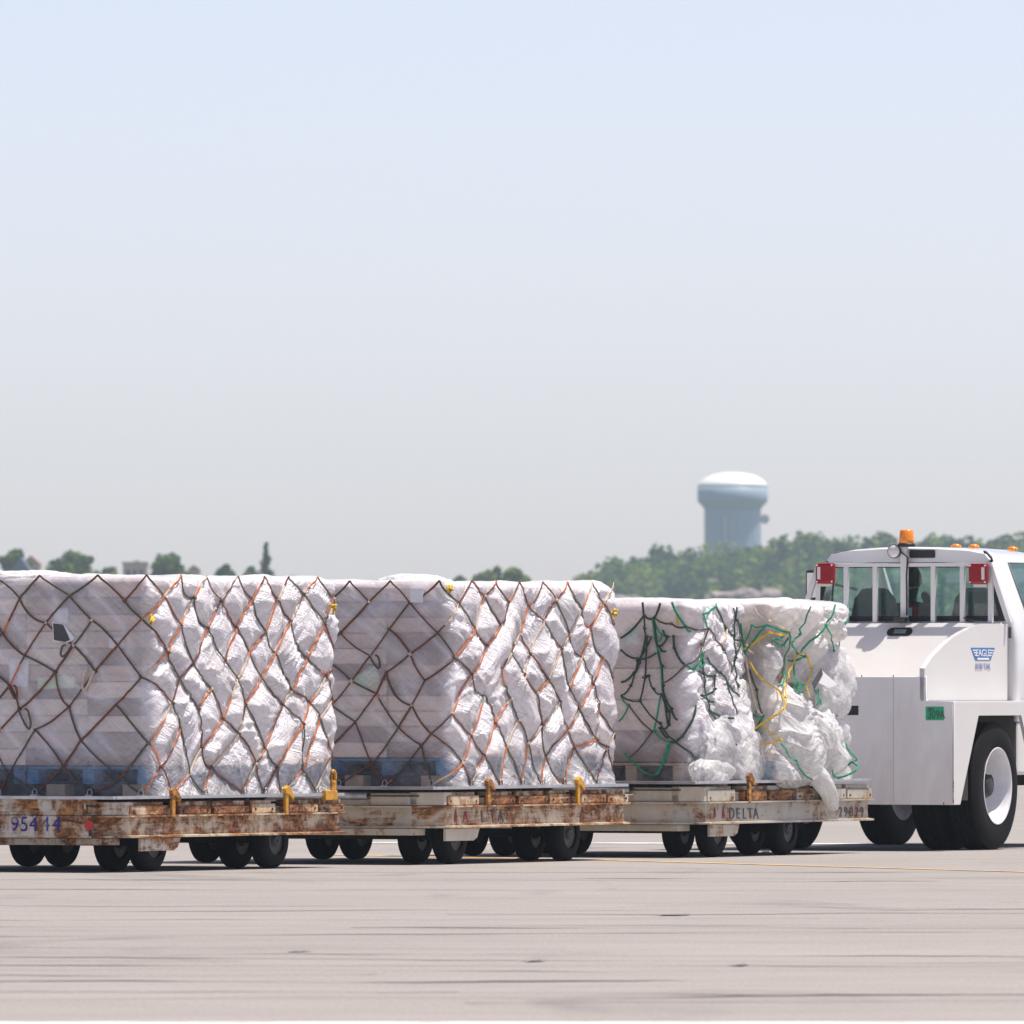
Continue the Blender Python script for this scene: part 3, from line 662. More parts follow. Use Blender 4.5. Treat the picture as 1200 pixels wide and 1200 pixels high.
def wood_pallet(parent, lo, hi, mats):
    g = MB(); (x0, y0, z0), (x1, y1, z1) = lo, hi; h = z1 - z0
    for k in range(7):
        a = x0 + (x1 - x0) * k / 7; g.box((a + .008, y0, z1 - .022), (a + (x1 - x0) / 7 - .008, y1, z1), bevel=.003)
    for k in range(3):
        c = y0 + .05 + (y1 - y0 - .1) * k / 2; g.box((x0, c - .05, z1 - .045), (x1, c + .05, z1 - .023), bevel=.003); g.box((x0, c - .05, z0), (x1, c + .05, z0 + .02), bevel=.003)
        for q in range(3):
            b = x0 + .07 + (x1 - x0 - .14) * q / 2; g.box((b - .07, c - .05, z0 + .021), (b + .07, c + .05, z1 - .046), bevel=.003)
    return g.build('wooden_pallet', mats, parent)
def aluminium_base(parent, d, z):
    g = MB(); g.box((-.02, .02, z), (d.Lh - .06, d.W - .06, z + .012), bevel=.003)
    g.box((-.03, .012, z - .004), (-.02 + .03, d.W - .05, z + .02), bevel=.003); g.box((.012, .008, z - .004), (d.Lh - .07, .04, z + .02), bevel=.003)
    g.build('base_sheet', 'sheet', parent)
def paper(parent, d, pxs, pys, side, at, mat, name='paper_label'):
    """flat label on a vertical face, four photo corners"""
    pts = [face_uv(d, px, py, side, at) for px, py in zip(pxs, pys)]; bm = bmesh.new(); n = Vector((-1, 0, 0)) if side == 'rear' else Vector((0, -1, 0))
    a = [bm.verts.new(Vector(p)) for p in pts]; b = [bm.verts.new(Vector(p) + n * .004) for p in pts]
    bm.faces.new(a); bm.faces.new(b[::-1])
    for i in range(len(a)): bm.faces.new((a[i], b[i], b[(i + 1) % len(a)], a[(i + 1) % len(a)]))
    bmesh.ops.recalc_face_normals(bm, faces=bm.faces); me = bpy.data.meshes.new(name); bm.to_mesh(me); bm.free(); return link(name, me, parent, (mat,))

def load_root(d, label):
    o = empty('cargo_load', d.C + Vector((0, 0, d.zd)), d.rt.rotation_euler.z); tag(o, label, 'wrapped cargo', 'wrapped cargo loads on the dollies')
    h = empty('x', (0, 0, 0)); bpy.data.objects.remove(h); return o
def shift_children(root, dz):
    for c in root.children: c.location.z -= dz
def op_fn(f, rear, side, low, lowh, sd):
    def op(u, v):
        streak = np.clip(perlin(u * 2.2 + v * 1.1, v * 1.4 - u * .6, sd), -1, 1); ray = (1 - np.abs(perlin(u * 2.6 + v * 2.2, v * 1.3, sd + 1)) * 2).clip(0, 1) ** 4
        b = f.wts(u, (rear, side, side, side)) + .10 * streak + .26 * ray
        k = np.clip((v - lowh * .7) / (lowh * .7), 0, 1); k = k * k * (3 - 2 * k); lw = f.wts(u, (low, max(low, .5), .5, .5)); return np.clip(lw + (b - lw) * k, .05, .97)
    return op
# first load
def build_load(d, x0, x1, y0, y1, H, label, seed, wood, lowh, op_rear=.40):
    rt = load_root(d, label); zb = d.zd + .02
    f = Film(x0, x1, y0, y1, zb, zb + H, (.022, .068, .05, .04), (.012, .024, .02, .02), seed)
    aluminium_base(rt, d, d.zd + .002)
    strap_net(f, rt, seed)
    f.mesh('plastic_wrap', rt, op_fn(f, op_rear, .84, .12, lowh, seed))
    ph = .13; hx = (x1 - x0 - .1) / 2; hy = (y1 - y0 - .1) / 2
    for i in range(2):
        for j in range(2): wood_pallet(rt, (x0 + .04 + i * (hx + .02), y0 + .04 + j * (hy + .02), zb + .085), (x0 + .04 + hx + i * (hx + .02), y0 + .04 + hy + j * (hy + .02), zb + .085 + ph), ('blue_wood',))
    k = 0
    for xx in (x0 + .45, (x0 + x1) / 2, x1 - .35): MB().box((xx, y0 + .06, zb - .004), (xx + .14, y1 - .06, zb + .083), bevel=.004).build('wood_spacer', 'under', rt)  # near-black cross beams added to keep the gap under the load dark
    for xx, yy in ((x0 + .06, y0 + .12), (x0 + .06, y0 + .78), (x0 + .06, y0 + 1.5), (x0 + .95, y0 + .07), (x0 + 1.9, y0 + .07)): MB().box((xx, yy, zb - .004), (xx + .14, yy + .16, zb + .083), bevel=.004).build('wood_spacer', 'wood', rt)
    carton_wall(rt, f, ('kraft', 'kraft2', 'card_dark'), lay=.118, zb=.22)
    return rt, f
L1, f1 = build_load(D1, .66, 3.38, .10, 2.30, 1.625, 'tall plastic wrapped load under orange net, torn dark label on its shaded end', 11, 'blue', .26)
L2, f2 = build_load(D2, .42, 3.30, .10, 2.28, 1.575, 'plastic wrapped load under orange net with yellow knots, middle of the train', 23, 'blue', .26, .38)
paper(L1, D1, (63, 80, 80, 63), (713, 713, 730, 730), 'rear', .672, 'paper'); paper(L1, D1, (128, 145, 145, 128), (747, 747, 760, 760), 'rear', .672, 'paper')
paper(L1, D1, (12, 34, 33, 11), (772, 773, 805, 804), 'rear', .672, 'paper'); paper(L1, D1, (44, 88, 88, 45), (794, 792, 806, 808), 'rear', .672, 'green_paper')
paper(L1, D1, (61.5, 62.5, 78, 82, 88, 74), (729, 752, 753, 752, 748, 731), 'rear', .62, 'paper', 'torn_label'); paper(L1, D1, (62.5, 63.5, 76, 82, 74), (730.5, 750, 752.5, 750, 732), 'rear', .616, 'ink', 'torn_label')
paper(L2, D2, (481, 496, 496, 481), (692, 692, 706, 706), 'rear', .40, 'paper'); paper(L2, D2, (412, 440, 446, 420), (795, 780, 797, 812), 'rear', .432, 'green_paper')
# third load: two stacks with green webbing, sagging bags
L3 = load_root(D3, 'low slumping load with white bags, loose green and yellow straps, behind the truck')
zb3 = D3.zd + .02; aluminium_base(L3, D3, D3.zd + .002)
fA = Film(.33, 1.43, .25, 2.22, zb3, 2.03, (.03, .07, .02, .04), (.010, .03, .02, .02), 41)
fB = Film(1.50, 2.80, .03, 2.22, zb3, 2.045, (.03, .14, .06, .04), (.013, .05, .03, .02), 57)
def px_lines(txt, ox, oy, sc):
    out = []
    for ln in txt.strip().split('\n'):
        nm, rest = ln.split(':'); out.append((nm.strip(), [(ox + float(a.split(',')[0]) / sc, oy + float(a.split(',')[1]) / sc) for a in rest.split()]))
    return out
ropesA = px_lines('''d: 45,250 190,110 180,30
d: 190,110 250,125 290,35
g: 360,30 440,180 455,205
o: 250,125 350,160 440,180 540,190
d: 250,125 270,300 300,420 310,540 330,700 345,790
g: 240,130 255,250 285,330 295,430 305,560
d: 190,110 190,190 205,240 200,480 170,630
d: 45,320 150,375 265,340
d: 230,240 150,390 110,540 50,600
d: 200,230 160,400 130,460 50,520
d: 50,600 170,635 290,770 370,870
d: 180,485 220,480 250,560 300,590
o: 310,525 435,415 520,290 535,190
d: 365,230 370,310 435,415
g: 295,590 250,820 350,885
d: 305,560 360,680 400,750
d: 465,660 420,850 350,885
d: 370,870 540,1095
g: 350,885 310,1000 245,1090
g: 340,900 290,1040 250,1085
g: 70,950 130,1010 240,1090
o: 100,660 240,820 100,980
g: 35,760 100,660 50,600
d: 300,590 350,700 345,780 290,800 340,860
d: 300,200 330,240 280,300 320,330
g: 250,150 300,230 265,270
y: 390,110 392,165
d: 600,50 680,190 720,230
d: 710,65 740,140 780,230
o: 535,190 640,320 665,440
c: 680,195 610,280
d: 520,330 520,460 520,690
d: 540,370 600,460 700,605
d: 620,480 665,715
d: 520,690 620,740
d: 520,690 625,900 550,995
d: 720,230 705,540 740,565 765,520
d: 720,250 730,370 680,455
g: 440,415 480,435 520,330
d: 500,450 570,480 560,560 495,600 550,640
d: 725,60 720,240
g: 535,190 520,100 600,40
d: 720,240 770,260 740,330
g: 510,330 525,400 505,420''', 720, 700, 5.22)
ropesB = px_lines('''g: 60,140 85,290 60,400
g: 85,290 180,150 250,190 270,240
y: 80,280 190,190 250,190
y: 110,350 210,510 215,560
y: 330,300 230,540 105,750
c: 90,320 140,560 170,640
c: 130,60 190,130 260,190
g: 270,230 255,410 205,480
d: 110,390 150,500 170,640 120,770
g: 80,590 170,650 150,720
y: 170,690 210,770 130,790
g: 210,790 250,880 330,985
g: 180,150 120,150 80,250
g: 240,190 200,230 230,260 260,220
c: 100,140 90,260 130,300
g: 300,50 295,200 280,240
g: 430,40 400,150 330,300
g: 545,40 525,140 560,200 520,280
g: 280,240 350,320 290,340
g: 320,330 320,490 340,510
y: 350,300 380,380 360,540
g: 300,460 350,470 310,490
g: 410,450 430,580
g: 405,580 430,480
g: 485,530 520,640
g: 540,610 565,750
g: 495,790 550,890 480,975 440,930
g: 550,890 640,980 605,870
y: 500,290 570,310
g: 400,160 480,290 500,360''', 860, 700, 4.613)
RM = {'g': 0, 'd': 1, 'o': 2, 'c': 3, 'y': 4}
def rope_net(f, lines, split, parent, lift=.014):
    V, Fc, MI, segs = [], [], [], []; todo = []
    for nm, pts in lines:
        uv = []
        for px, py in pts:
            x, y, z = face_uv(D3, px, py, 'rear', f.x0)
            if y < f.y0: x, y, z = face_uv(D3, px, py, 'side', f.y0); uu = f.A + min(max(x - f.x0, 0), f.B + .1)
            else: uu = f.y1 - y
            uv.append((uu, max(z - f.z0, .0)))
        dense = []
        for (a, b), (c, d_) in zip(uv[:-1], uv[1:]):
            nseg = max(3, int(math.hypot(c - a, d_ - b) / .05)); segs.append((a, b, c, d_))
            for t in np.linspace(0, 1, nseg, endpoint=False): dense.append((a + (c - a) * t, b + (d_ - b) * t - .02 * math.sin(math.pi * t)))
        dense.append(uv[-1]); todo.append((nm, dense, uv))
    f.segs = np.array(segs); rr = random.Random(5)
    for nm, dense, uv in todo:
        q = np.array(dense); P, nn = f.point(q[:, 0], q[:, 1], lift + rr.uniform(0, .012)); ribbon(V, Fc, MI, P, nn, rr.uniform(.011, .018), .008, RM[nm])
        for k in uv[1:-1]:
            P, nn = f.point(k[0], k[1], lift + .006); blob(V, Fc, MI, P[0], .014, RM[nm])
    return grid_mesh('cargo_net', V, Fc, ('green_rope', 'dark_green_rope', 'olive_strap', 'cream_strap', 'yellow_rope'), parent, False, MI)
def sagA(u, v): s_ = np.clip(1 - np.abs(u - fA.A - fA.B * .55) / (fA.B * .5), 0, 1); return s_ * .16 * np.exp(-((v - .35) / .3) ** 2)
def sagB(u, v): s_ = np.clip((u - fB.A) / .2, 0, 1) * np.clip((fB.A + fB.B + .2 - u) / .2, 0, 1); return s_ * .06 * np.sin(v * 4.3 + 1.0 + 2 * perlin(u * 1.2, v * .6, 77))
fA.sag, fB.sag = sagA, sagB
rope_net(fA, ropesA, 803, L3); rope_net(fB, ropesB, 905, L3, .075)
fA.mesh('plastic_wrap', L3, op_fn(fA, .30, .88, .10, .22, 41))
fB.mesh('plastic_wrap', L3, op_fn(fB, .52, .90, .25, .30, 57), mat='loose')
for f, zz in ((fA, .145), (fB, .145)):
    hy = (f.A - .1) / 2
    for j in range(2): wood_pallet(L3, (f.x0 + .04, f.y0 + .04 + j * (hy + .02), zb3), (f.x1 - .04, f.y0 + .04 + hy + j * (hy + .02), zb3 + zz), ('wood' if f is fA else 'blue_wood',))
    carton_wall(L3, f, ('kraft2', 'kraft', 'card_dark'), lay=.21, n_rear=3, n_side=2, zb=.15)
paper(L3, D3, (733, 748, 748, 733), (737, 735, 752, 758), 'rear', .345, 'green_paper')
def bag(name, parent, lumps, seed, mat='loose', opv=.78):
    """crumpled film bag: puffy lumps joined into one surface with creases"""
    bm = bmesh.new(); ops = []
    for c, r in lumps:
        t = bmesh.ops.create_icosphere(bm, subdivisions=5, radius=1.0)['verts']
        q = np.array([v.co[:] for v in t]); th = np.arctan2(q[:, 1], q[:, 0]) * 2; ph = q[:, 2] * 2.4; sd_ = seed + r[0] * 31
        th = np.arctan2(q[:, 0], -q[:, 1]); wv = perlin(q[:, 0] * 1.6, q[:, 2] * 1.6, sd_ + 7)
        e = .26 * perlin(q[:, 0] * 1.1 + q[:, 2] * .6, q[:, 2] * 1.3 + q[:, 1], sd_) + .12 * np.clip(1 - np.abs(perlin(th * 2.1 + wv * .8, q[:, 2] * .9, sd_ + 2)) * 2.4, 0, 1) + .07 * np.clip(1 - np.abs(perlin(th * 4.5 + wv, q[:, 2] * 1.6 + wv, sd_ + 4)) * 2.4, 0, 1) + .03 * np.clip(1 - np.abs(perlin(th * 3 + q[:, 2] * 7, q[:, 2] * 3 - th * 2, sd_ + 6)) * 2.2, 0, 1)
        for v, a, k in zip(t, q, e): v.co = Vector((c[0] + a[0] * r[0] * (1 + k), c[1] + a[1] * r[1] * (1 + k), c[2] + a[2] * r[2] * (1 + k)))
    me = bpy.data.meshes.new(name); bm.to_mesh(me); bm.free(); me.polygons.foreach_set('use_smooth', [True] * len(me.polygons))
    co = np.empty(len(me.vertices) * 3); me.vertices.foreach_get('co', co); co = co.reshape(-1, 3)
    at = me.attributes.new('op', 'FLOAT', 'POINT'); at.data.foreach_set('value', np.full(len(co), opv, np.float32))
    lay = me.uv_layers.new(name='UVMap'); li = np.empty(len(me.loops), np.int32); me.loops.foreach_get('vertex_index', li)
    lay.data.foreach_set('uv', np.column_stack([co[li][:, 0] - co[li][:, 1], co[li][:, 2]]).astype(np.float32).ravel()); me.update()
    return link(name, me, parent, (mat,))
def lump(px, py, at, rx, ry, rz): x, y, z = face_uv(D3, px, py, 'side', at); return ((x, y, z), (rx, ry, rz))
bag('loose_film', L3, [lump(848, 874, .19, .48, .10, .25), lump(834, 905, .17, .36, .09, .12), lump(872, 890, .16, .34, .09, .22), lump(868, 838, .22, .26, .07, .24)], 3)
bag('loose_film', L3, [lump(936, 872, .02, .36, .09, .27), lump(930, 904, .03, .34, .08, .12), lump(934, 838, .05, .22, .07, .18)], 8)
bag('loose_film', L3, [lump(973, 803, .03, .40, .12, .25), lump(966, 778, .04, .30, .11, .18)], 15)
bag('loose_film', L3, [lump(972, 862, .05, .30, .08, .2)], 19)
# the tail of a bag hanging over the rail
pts = [face_uv(D3, px, py, 'side', at) for px, py, at in ((943, 893, .0), (953, 903, -.05), (962, 914, -.085), (969, 925, -.085), (974, 936, -.06), (977, 946, -.05))]
tb = MB().tube(pts, [.075, .085, .085, .075, .065, .045], 14)
tl = tb.build('bag_tail', 'loose', L3); tl.data.attributes.new('op', 'FLOAT', 'POINT').data.foreach_set('value', [.95] * len(tl.data.vertices))
tl.data.uv_layers.new(name='UVMap')
for l_ in tl.data.loops: p = tl.data.vertices[l_.vertex_index].co; tl.data.uv_layers[0].data[l_.index].uv = (p.x - p.y, p.z)
paper(L3, D3, (951, 962, 964, 954), (800, 783, 790, 808), 'side', -.17, 'ink', 'document_pouch'); paper(L3, D3, (962, 981, 972, 958), (785, 802, 806, 800), 'side', -.165, 'paper', 'document_pouch')
# loose film swelling on top of the first and second loads
def top_bag(L_, lumps, seed): bag('loose_film', L_, lumps, seed)
top_bag(L1, [((.95, 1.95, f1.z1 + .0), (.26, .38, .085)), ((.9, 1.35, f1.z1 - .01), (.2, .5, .05))], 31)
top_bag(L2, [((.75, .55, f2.z1 - .02), (.2, .3, .075))], 33)
# yellow ties at net corners
def tie(L_, d, px, py, side, at):
    x, y, z = face_uv(d, px, py, side, at); g = MB(); rr = random.Random(px)
    for k in range(4): g.tube([(x + rr.uniform(-.05, .05), y + rr.uniform(-.02, .02), z + rr.uniform(-.04, .04)) for _ in range(3)], .008, 6)
    g.build('yellow_tie', 'yellow_rope', L_)
tie(L1, D1, 177, 726, 'rear', .62); tie(L1, D1, 391, 714, 'side', .03); tie(L2, D2, 720, 717, 'side', .03); tie(L2, D2, 527, 690, 'side', .05)
for r_, d in ((L1, D1), (L2, D2), (L3, D3)): shift_children(r_, d.zd)

# ------------------------------------------------------------------ tow truck
TA = 23.6
TR = empty('tow_truck', (2.997, 108.41, 0), math.radians(90 - TA)); tag(TR, 'white airport tow truck with headache rack and amber beacon pulling the dollies', 'tow truck')
HW = 1.185
def arch(x1=1.5): return [(-1.0, .365), (-.89, .365), (-.48, 1.11), (.50, 1.11), (.92, .40), (1.0, .40), (1.0, 1.22), (-1.0, 1.22)]
g = MB()
g.prism([(-HW, .365), (HW, .365), (HW, 1.224), (.932, 1.224), (.932, 1.43), (-.932, 1.43), (-.932, 1.224), (-HW, 1.224)], -1.03, -1.0, 'x', bevel=.006)
g.build('rear_panel', 'truck_lifted', TR)
for s_ in (-1, 1):
    a, b = (-HW, -HW + .03) if s_ < 0 else (HW - .03, HW)
    MB().prism(arch(), a, b, 'y', bevel=.004).build('lower_side_panel', 'truck', TR)
    a, b = sorted((s_ * .93, s_ * (HW - .002)))
    MB().box((-1.0, a, 1.205), (1.0, b, 1.228), bevel=.004).build('side_ledge', 'truck', TR)
    pts = [(-1.03, 1.226), (-1.03, 1.50)]
    for px, py in ((1095, 769), (1107, 757.5), (1118, 748.5), (1130, 741.5), (1141, 736.3), (1153, 732.3), (1160, 731)): pts.append(((px - 1084) / 55.3 - 1.03, 1.38 + (800 - py) / 139.2))
    pts += [(.86, 1.875), (.86, 1.226)]
    a, b = sorted((s_ * .92, s_ * .874)); MB().prism(pts, a, b, 'y', bevel=.005).build('bed_side_panel', 'truck', TR)
MB().prism([(.37, 1.40), (.77, 1.885), (.86, 1.885), (.86, 1.86), (.79, 1.86), (.39, 1.375)], -.872, .872, 'y', bevel=.004).build('sloped_bed_panel', 'bed_paint', TR)
MB().box((-.99, -.872, 1.2), (.40, .872, 1.36), bevel=.004).build('bed_floor', 'truck_lifted', TR)
g = MB(); g.box((-.95, -.95, .42), (1.0, .95, 1.19)); g.box((.9, -.42, .5), (4.0, .42, .85)); g.box((-.95, -HW + .04, .40), (-.62, HW - .04, 1.19)); g.build('chassis', 'under', TR)
g = MB(); g.tube([(0, -1.1, .525), (0, 1.1, .525)], .09, 10); g.lathe([(.1, -.2), (.2, -.1), (.2, .1), (.1, .2)], (0, 0, .525), 'y', 20); g.build('rear_axle', 'under', TR)
# seams and small marks on the rear panel
def TF(px, py, x=-1.03):
    r = Vector(((px - 600) / F, 1, 0)); t = Vector((math.sin(math.radians(TA)), math.cos(math.radians(TA)), 0)); l = Vector((-t.y, t.x, 0)); c = Vector((2.997, 108.41, 0))
    D = (c.dot(t) + x) / r.dot(t); p = r * D - c; return p.dot(l), CAMH + (800 - py) * D / F
def TS(px, py, y=-HW):
    r = Vector(((px - 600) / F, 1, 0)); t = Vector((math.sin(math.radians(TA)), math.cos(math.radians(TA)), 0)); l = Vector((-t.y, t.x, 0)); c = Vector((2.997, 108.41, 0))
    D = (c.dot(l) + y) / r.dot(l); p = r * D - c; return p.dot(t), CAMH + (800 - py) * D / F
y0, z0 = TF(1006, 838); y1, z1 = TF(990, 827); MB().box((-1.034, y0, z0), (-1.02, y1, z1), bevel=.002).build('hitch_slot_shade', 'black', TR)  # black plate standing in for the shade inside an open slot
y0, z0 = TF(1106, 844); y1, z1 = TF(1085, 828); MB().box((-1.034, y0, z0), (-1.028, y1, z1), bevel=.001).build('permit_sticker', 'green_sticker', TR)
ya, za = TF(1087.5, 842); text_part('sticker_number', '309A', .098, (-1.0355, ya, za), (0, -1, 0), (0, 0, 1), ('ink',), TR, .001, .72)
ya, za = TF(1088, 832); MB().box((-1.0355, ya - .045, za), (-1.033, ya, za + .014)).build('sticker_header', 'ink', TR)
for px, pys in ((1117.2, (915, 924)), (1117.2, (926, 928)), (1117.3, (937, 941)), (1106, (940, 943)), (1047, (791, 793.5)), (1010, (791, 793.5))):
    y0, z0 = TF(px + .5, pys[1]); y1, z1 = TF(px - .5, pys[0]); MB().box((-1.0325, y0, z0), (-1.0305, y1, z1)).build('rust_chip', 'brown_strap', TR)
for px in (1047,):
    y0, z0 = TF(px + .25, 941); y1, z1 = TF(px - .25, 795); MB().box((-1.0325, y0, z0), (-1.0302, y1, z1)).build('panel_seam', 'seam', TR)
y0, z0 = TF(1117.6, 938); MB().tube([(-1.032, -HW + .012, .40), (-1.032, -HW + .012, 1.20)], .004, 6).build('panel_seam', 'seam', TR)
# emblem on the bed side
yo = -.923; xa, za = TS(1138, 759, yo); xb, zb = TS(1166, 774, yo); xm = (xa + xb) / 2
MB().prism([(xa, za), (xb, za), (xb - .10, zb), (xa + .10, zb)], yo, yo + .002, 'y').build('emblem', 'logo_blue', TR)
h_ = za - zb
text_part('emblem_text', 'EAGLE', h_ * .78, (xm, yo - .0015, zb + h_ * .33), (1, 0, 0), (0, 0, 1), ('logo_white',), TR, .001, 1.35, 'CENTER')
g = MB()
for k in range(3):
    zz = za - h_ * (.16 + .19 * k); ins = .035 + .024 * k
    g.box((xa + ins, yo - .002, zz - h_ * .09), (xa + ins + .075 - .012 * k, yo - .0005, zz)); g.box((xb - ins - .075 + .012 * k, yo - .002, zz - h_ * .09), (xb - ins, yo - .0005, zz))
g.box((xa + .14, yo - .002, zb + h_ * .06), (xb - .14, yo - .0005, zb + h_ * .2)); g.build('emblem_wing', 'logo_white', TR)
text_part('emblem_text', 'BOB TAIL', .072, (xm, yo - .0015, zb - .075), (1, 0, 0), (0, 0, 1), ('letter_blue',), TR, .001, 1.15, 'CENTER')
xa, za = TS(1182, 735, yo); xb, zb = TS(1188.5, 748, yo); MB().box((xa, yo - .006, zb), (xb, yo + .002, za), bevel=.003).box((xa + .03, yo - .012, zb + .02), (xb - .03, yo - .004, za - .02), mi=1, bevel=.003).build('side_latch', ('black', 'steel'), TR)
# handle and camera on the sloped panel (local frame of the slope)
sdir = Vector((.40, 0, .485)).normalized(); nrm = Vector((-sdir.z, 0, sdir.x))
def slope(s_): return Vector((.37, 0, 1.40)) + sdir * s_
Msl = Matrix((( sdir.x, 0, nrm.x, slope(.53).x), (0, 1, 0, 0), (sdir.z, 0, nrm.z, slope(.53).z), (0, 0, 0, 1)))
MB().prism([(.045 * math.cos(q) , .07 * np.sign(math.sin(q)) + .045 * math.sin(q)) for q in np.linspace(.2, 2 * math.pi + .2, 25)[:-1]], -.003, .004, 'z', bevel=.0).build('tailgate_handle', 'black', TR).matrix_local = Msl
MB().box((-.02, -.06, 0), (.025, .05, .006), bevel=.003).build('handle_paddle', 'seat', TR).matrix_local = Msl @ Matrix.Translation((0, 0, .0042))
MB().box((.70, -.13, 1.888), (.74, .13, 1.896)).box((.69, -.055, 1.896), (.77, .055, 1.935), bevel=.012).build('rear_camera', 'black', TR)
# headache rack
g = MB(); X = .815; zt, zb_ = 2.392, 1.886
g.box((X - .022, -.80, zt - .03), (X + .022, .80, zt), bevel=.004)
for y in (.53, .265, -.265, -.53, -.785): g.box((X - .018, y - .02, zb_), (X + .018, y + .02, zt - .03), bevel=.004)
g.box((X - .024, -.028, zb_), (X + .024, .028, 2.53), bevel=.004)
for s_ in (-1, 1):
    g.prism([(s_ * .80, zt), (s_ * .755, zt), (s_ * .93, zb_), (s_ * .975, zb_)], X - .018, X + .018, 'x', bevel=.003)
g.prism([(.80, zt - .03), (.775, zt - .03), (.775, zb_), (.80, zb_)], X - .014, X + .014, 'x')
g.build('headache_rack', 'truck', TR)
def tail_light(px, py, flip):
    y, z = TF(px, py, X - .05); t = empty('tail_light', (X - .05, y, z)); t.parent = TR
    MB().box((-.03, -.085, -.088), (.026, .085, .088), bevel=.022).build('lens', 'red_lens', t)
    MB().box((-.034, flip * .05 - .014, -.05), (-.028, flip * .05 + .014, .055), bevel=.002).build('reverse_lens', 'clear_lens', t)
    MB().box((.027, -.06, -.11), (.034, .06, .06)).build('bracket', 'truck', t)
    g = MB()
    for a in (-.068, .068):
        for b in (-.07, .07): g.lathe([(.007, -.036), (.007, -.028)], (0, a, b), 'x', 8)
    g.build('screw', 'logo_white', t)
tail_light(967.5, 672, 1); tail_light(1147, 672.5, -1)
g = MB(); g.tube([(X - .02, .63, 2.28), (X - .03, .64, 2.2), (X - .03, .66, 1.9)], .008, 6); g.tube([(X - .03, .035, 2.5), (X - .04, -.045, 2.44), (X - .03, -.032, 2.3), (X - .03, -.034, 1.95)], .008, 6)
g.tube([(X - .03, -.55, 1.93), (X - .04, -.65, 1.90), (X - .03, -.75, 1.92)], .006, 6); g.build('wiring', 'black', TR)
bc = empty('beacon', (X, -.02, 2.53)); bc.parent = TR
MB().lathe([(.075, 0), (.075, .022), (.068, .03)], k=24).build('beacon_base', 'black', bc)
MB().lathe([(.068, .03), (.066, .06), (.058, .135), (.05, .145), (.0 + .01, .147)], k=24).build('beacon_lens', 'amber', bc)
wl = empty('work_light', (X - .05, .075, 2.492)); wl.parent = TR
MB().lathe([(.03, .05), (.056, .03), (.06, .0), (.058, -.008)], axis='x', k=24).build('lamp_shell', 'black', wl); MB().lathe([(.054, -.004), (.052, -.012), (.01, -.016)], axis='x', k=24).build('lamp_glass', 'clear_lens', wl)
# wheels of the truck
def truck_tyre():
    R, w2 = .535, .135
    pr = [(.30, -w2 * .85), (.34, -w2 * 1.02), (.42, -w2 * 1.0), (.47, -w2 * .97), (.50, -w2 * .88), (R - .004, -w2 * .8)]
    for k in range(5):
        a = -w2 * .8 + k * w2 * .32; pr += [(R, a + .006), (R, a + w2 * .32 - .012), (R - .014, a + w2 * .32 - .008), (R - .014, a + w2 * .32 - .002)] if k < 4 else [(R, a + .006), (R, w2 * .8)]
    pr += [(.50, w2 * .88), (.47, w2 * .97), (.42, w2), (.34, w2 * 1.02), (.30, w2 * .85)]
    return MB().lathe(pr, axis='y', k=56, cap=False).build('tyre', 'tyre', None)
def truck_rim(dish):
    w2 = .135; dpt = .17 if dish else .03
    pr = [(.325, -w2 * 1.03), (.318, -w2 * 1.06), (.305, -w2 * .98), (.29, -w2 * .75), (.285, -w2 * .3), (.262, -w2 * .1), (.255, -w2 + dpt * 1.2), (.19, -w2 + dpt * 1.3), (.12, -w2 + dpt * 1.25)]
    pp = pr + [(.12, .1), (.30, w2 * .9), (.325, w2)]; m = MB().lathe(pp, axis='y', k=48, cap=False, mis=[0] * 6 + [1] * (len(pp) - 6))
    for k in range(8): m.lathe([(.03, -w2 + dpt * 1.28 - .004), (.03, -w2 + dpt * 1.28 + .02)], (.215 * math.cos(k * .785 + .2), 0, .215 * math.sin(k * .785 + .2)), 'y', 12, mi=2)
    return m.build('rim', ('rim', 'rim_disc', 'black'), None)
def truck_hub():
    m = MB().lathe([(.118, .05), (.115, .0), (.09, -.06), (.06, -.075), (.01, -.08)], axis='y', k=24)
    for k in range(8): m.lathe([(.016, .05), (.016, .03)], (.16 * math.cos(k * .785), 0, .16 * math.sin(k * .785)), 'y', 8)
    return m.build('hub', 'hub', None)
ty, ri, hb = truck_tyre(), truck_rim(True), truck_hub()
first = True
for x, y in ((0, -1.03), (0, -.70), (0, 1.03), (0, .70), (2.95, -.95), (2.95, 1.0)):
    wh = empty('wheel', (x, y, .515), math.pi if y > 0 else 0); wh.parent = TR
    if first: ty.parent = wh; ri.parent = wh; hb.parent = wh; first = False
    else:
        for c in (ty, ri, hb): copy_child(c, wh)
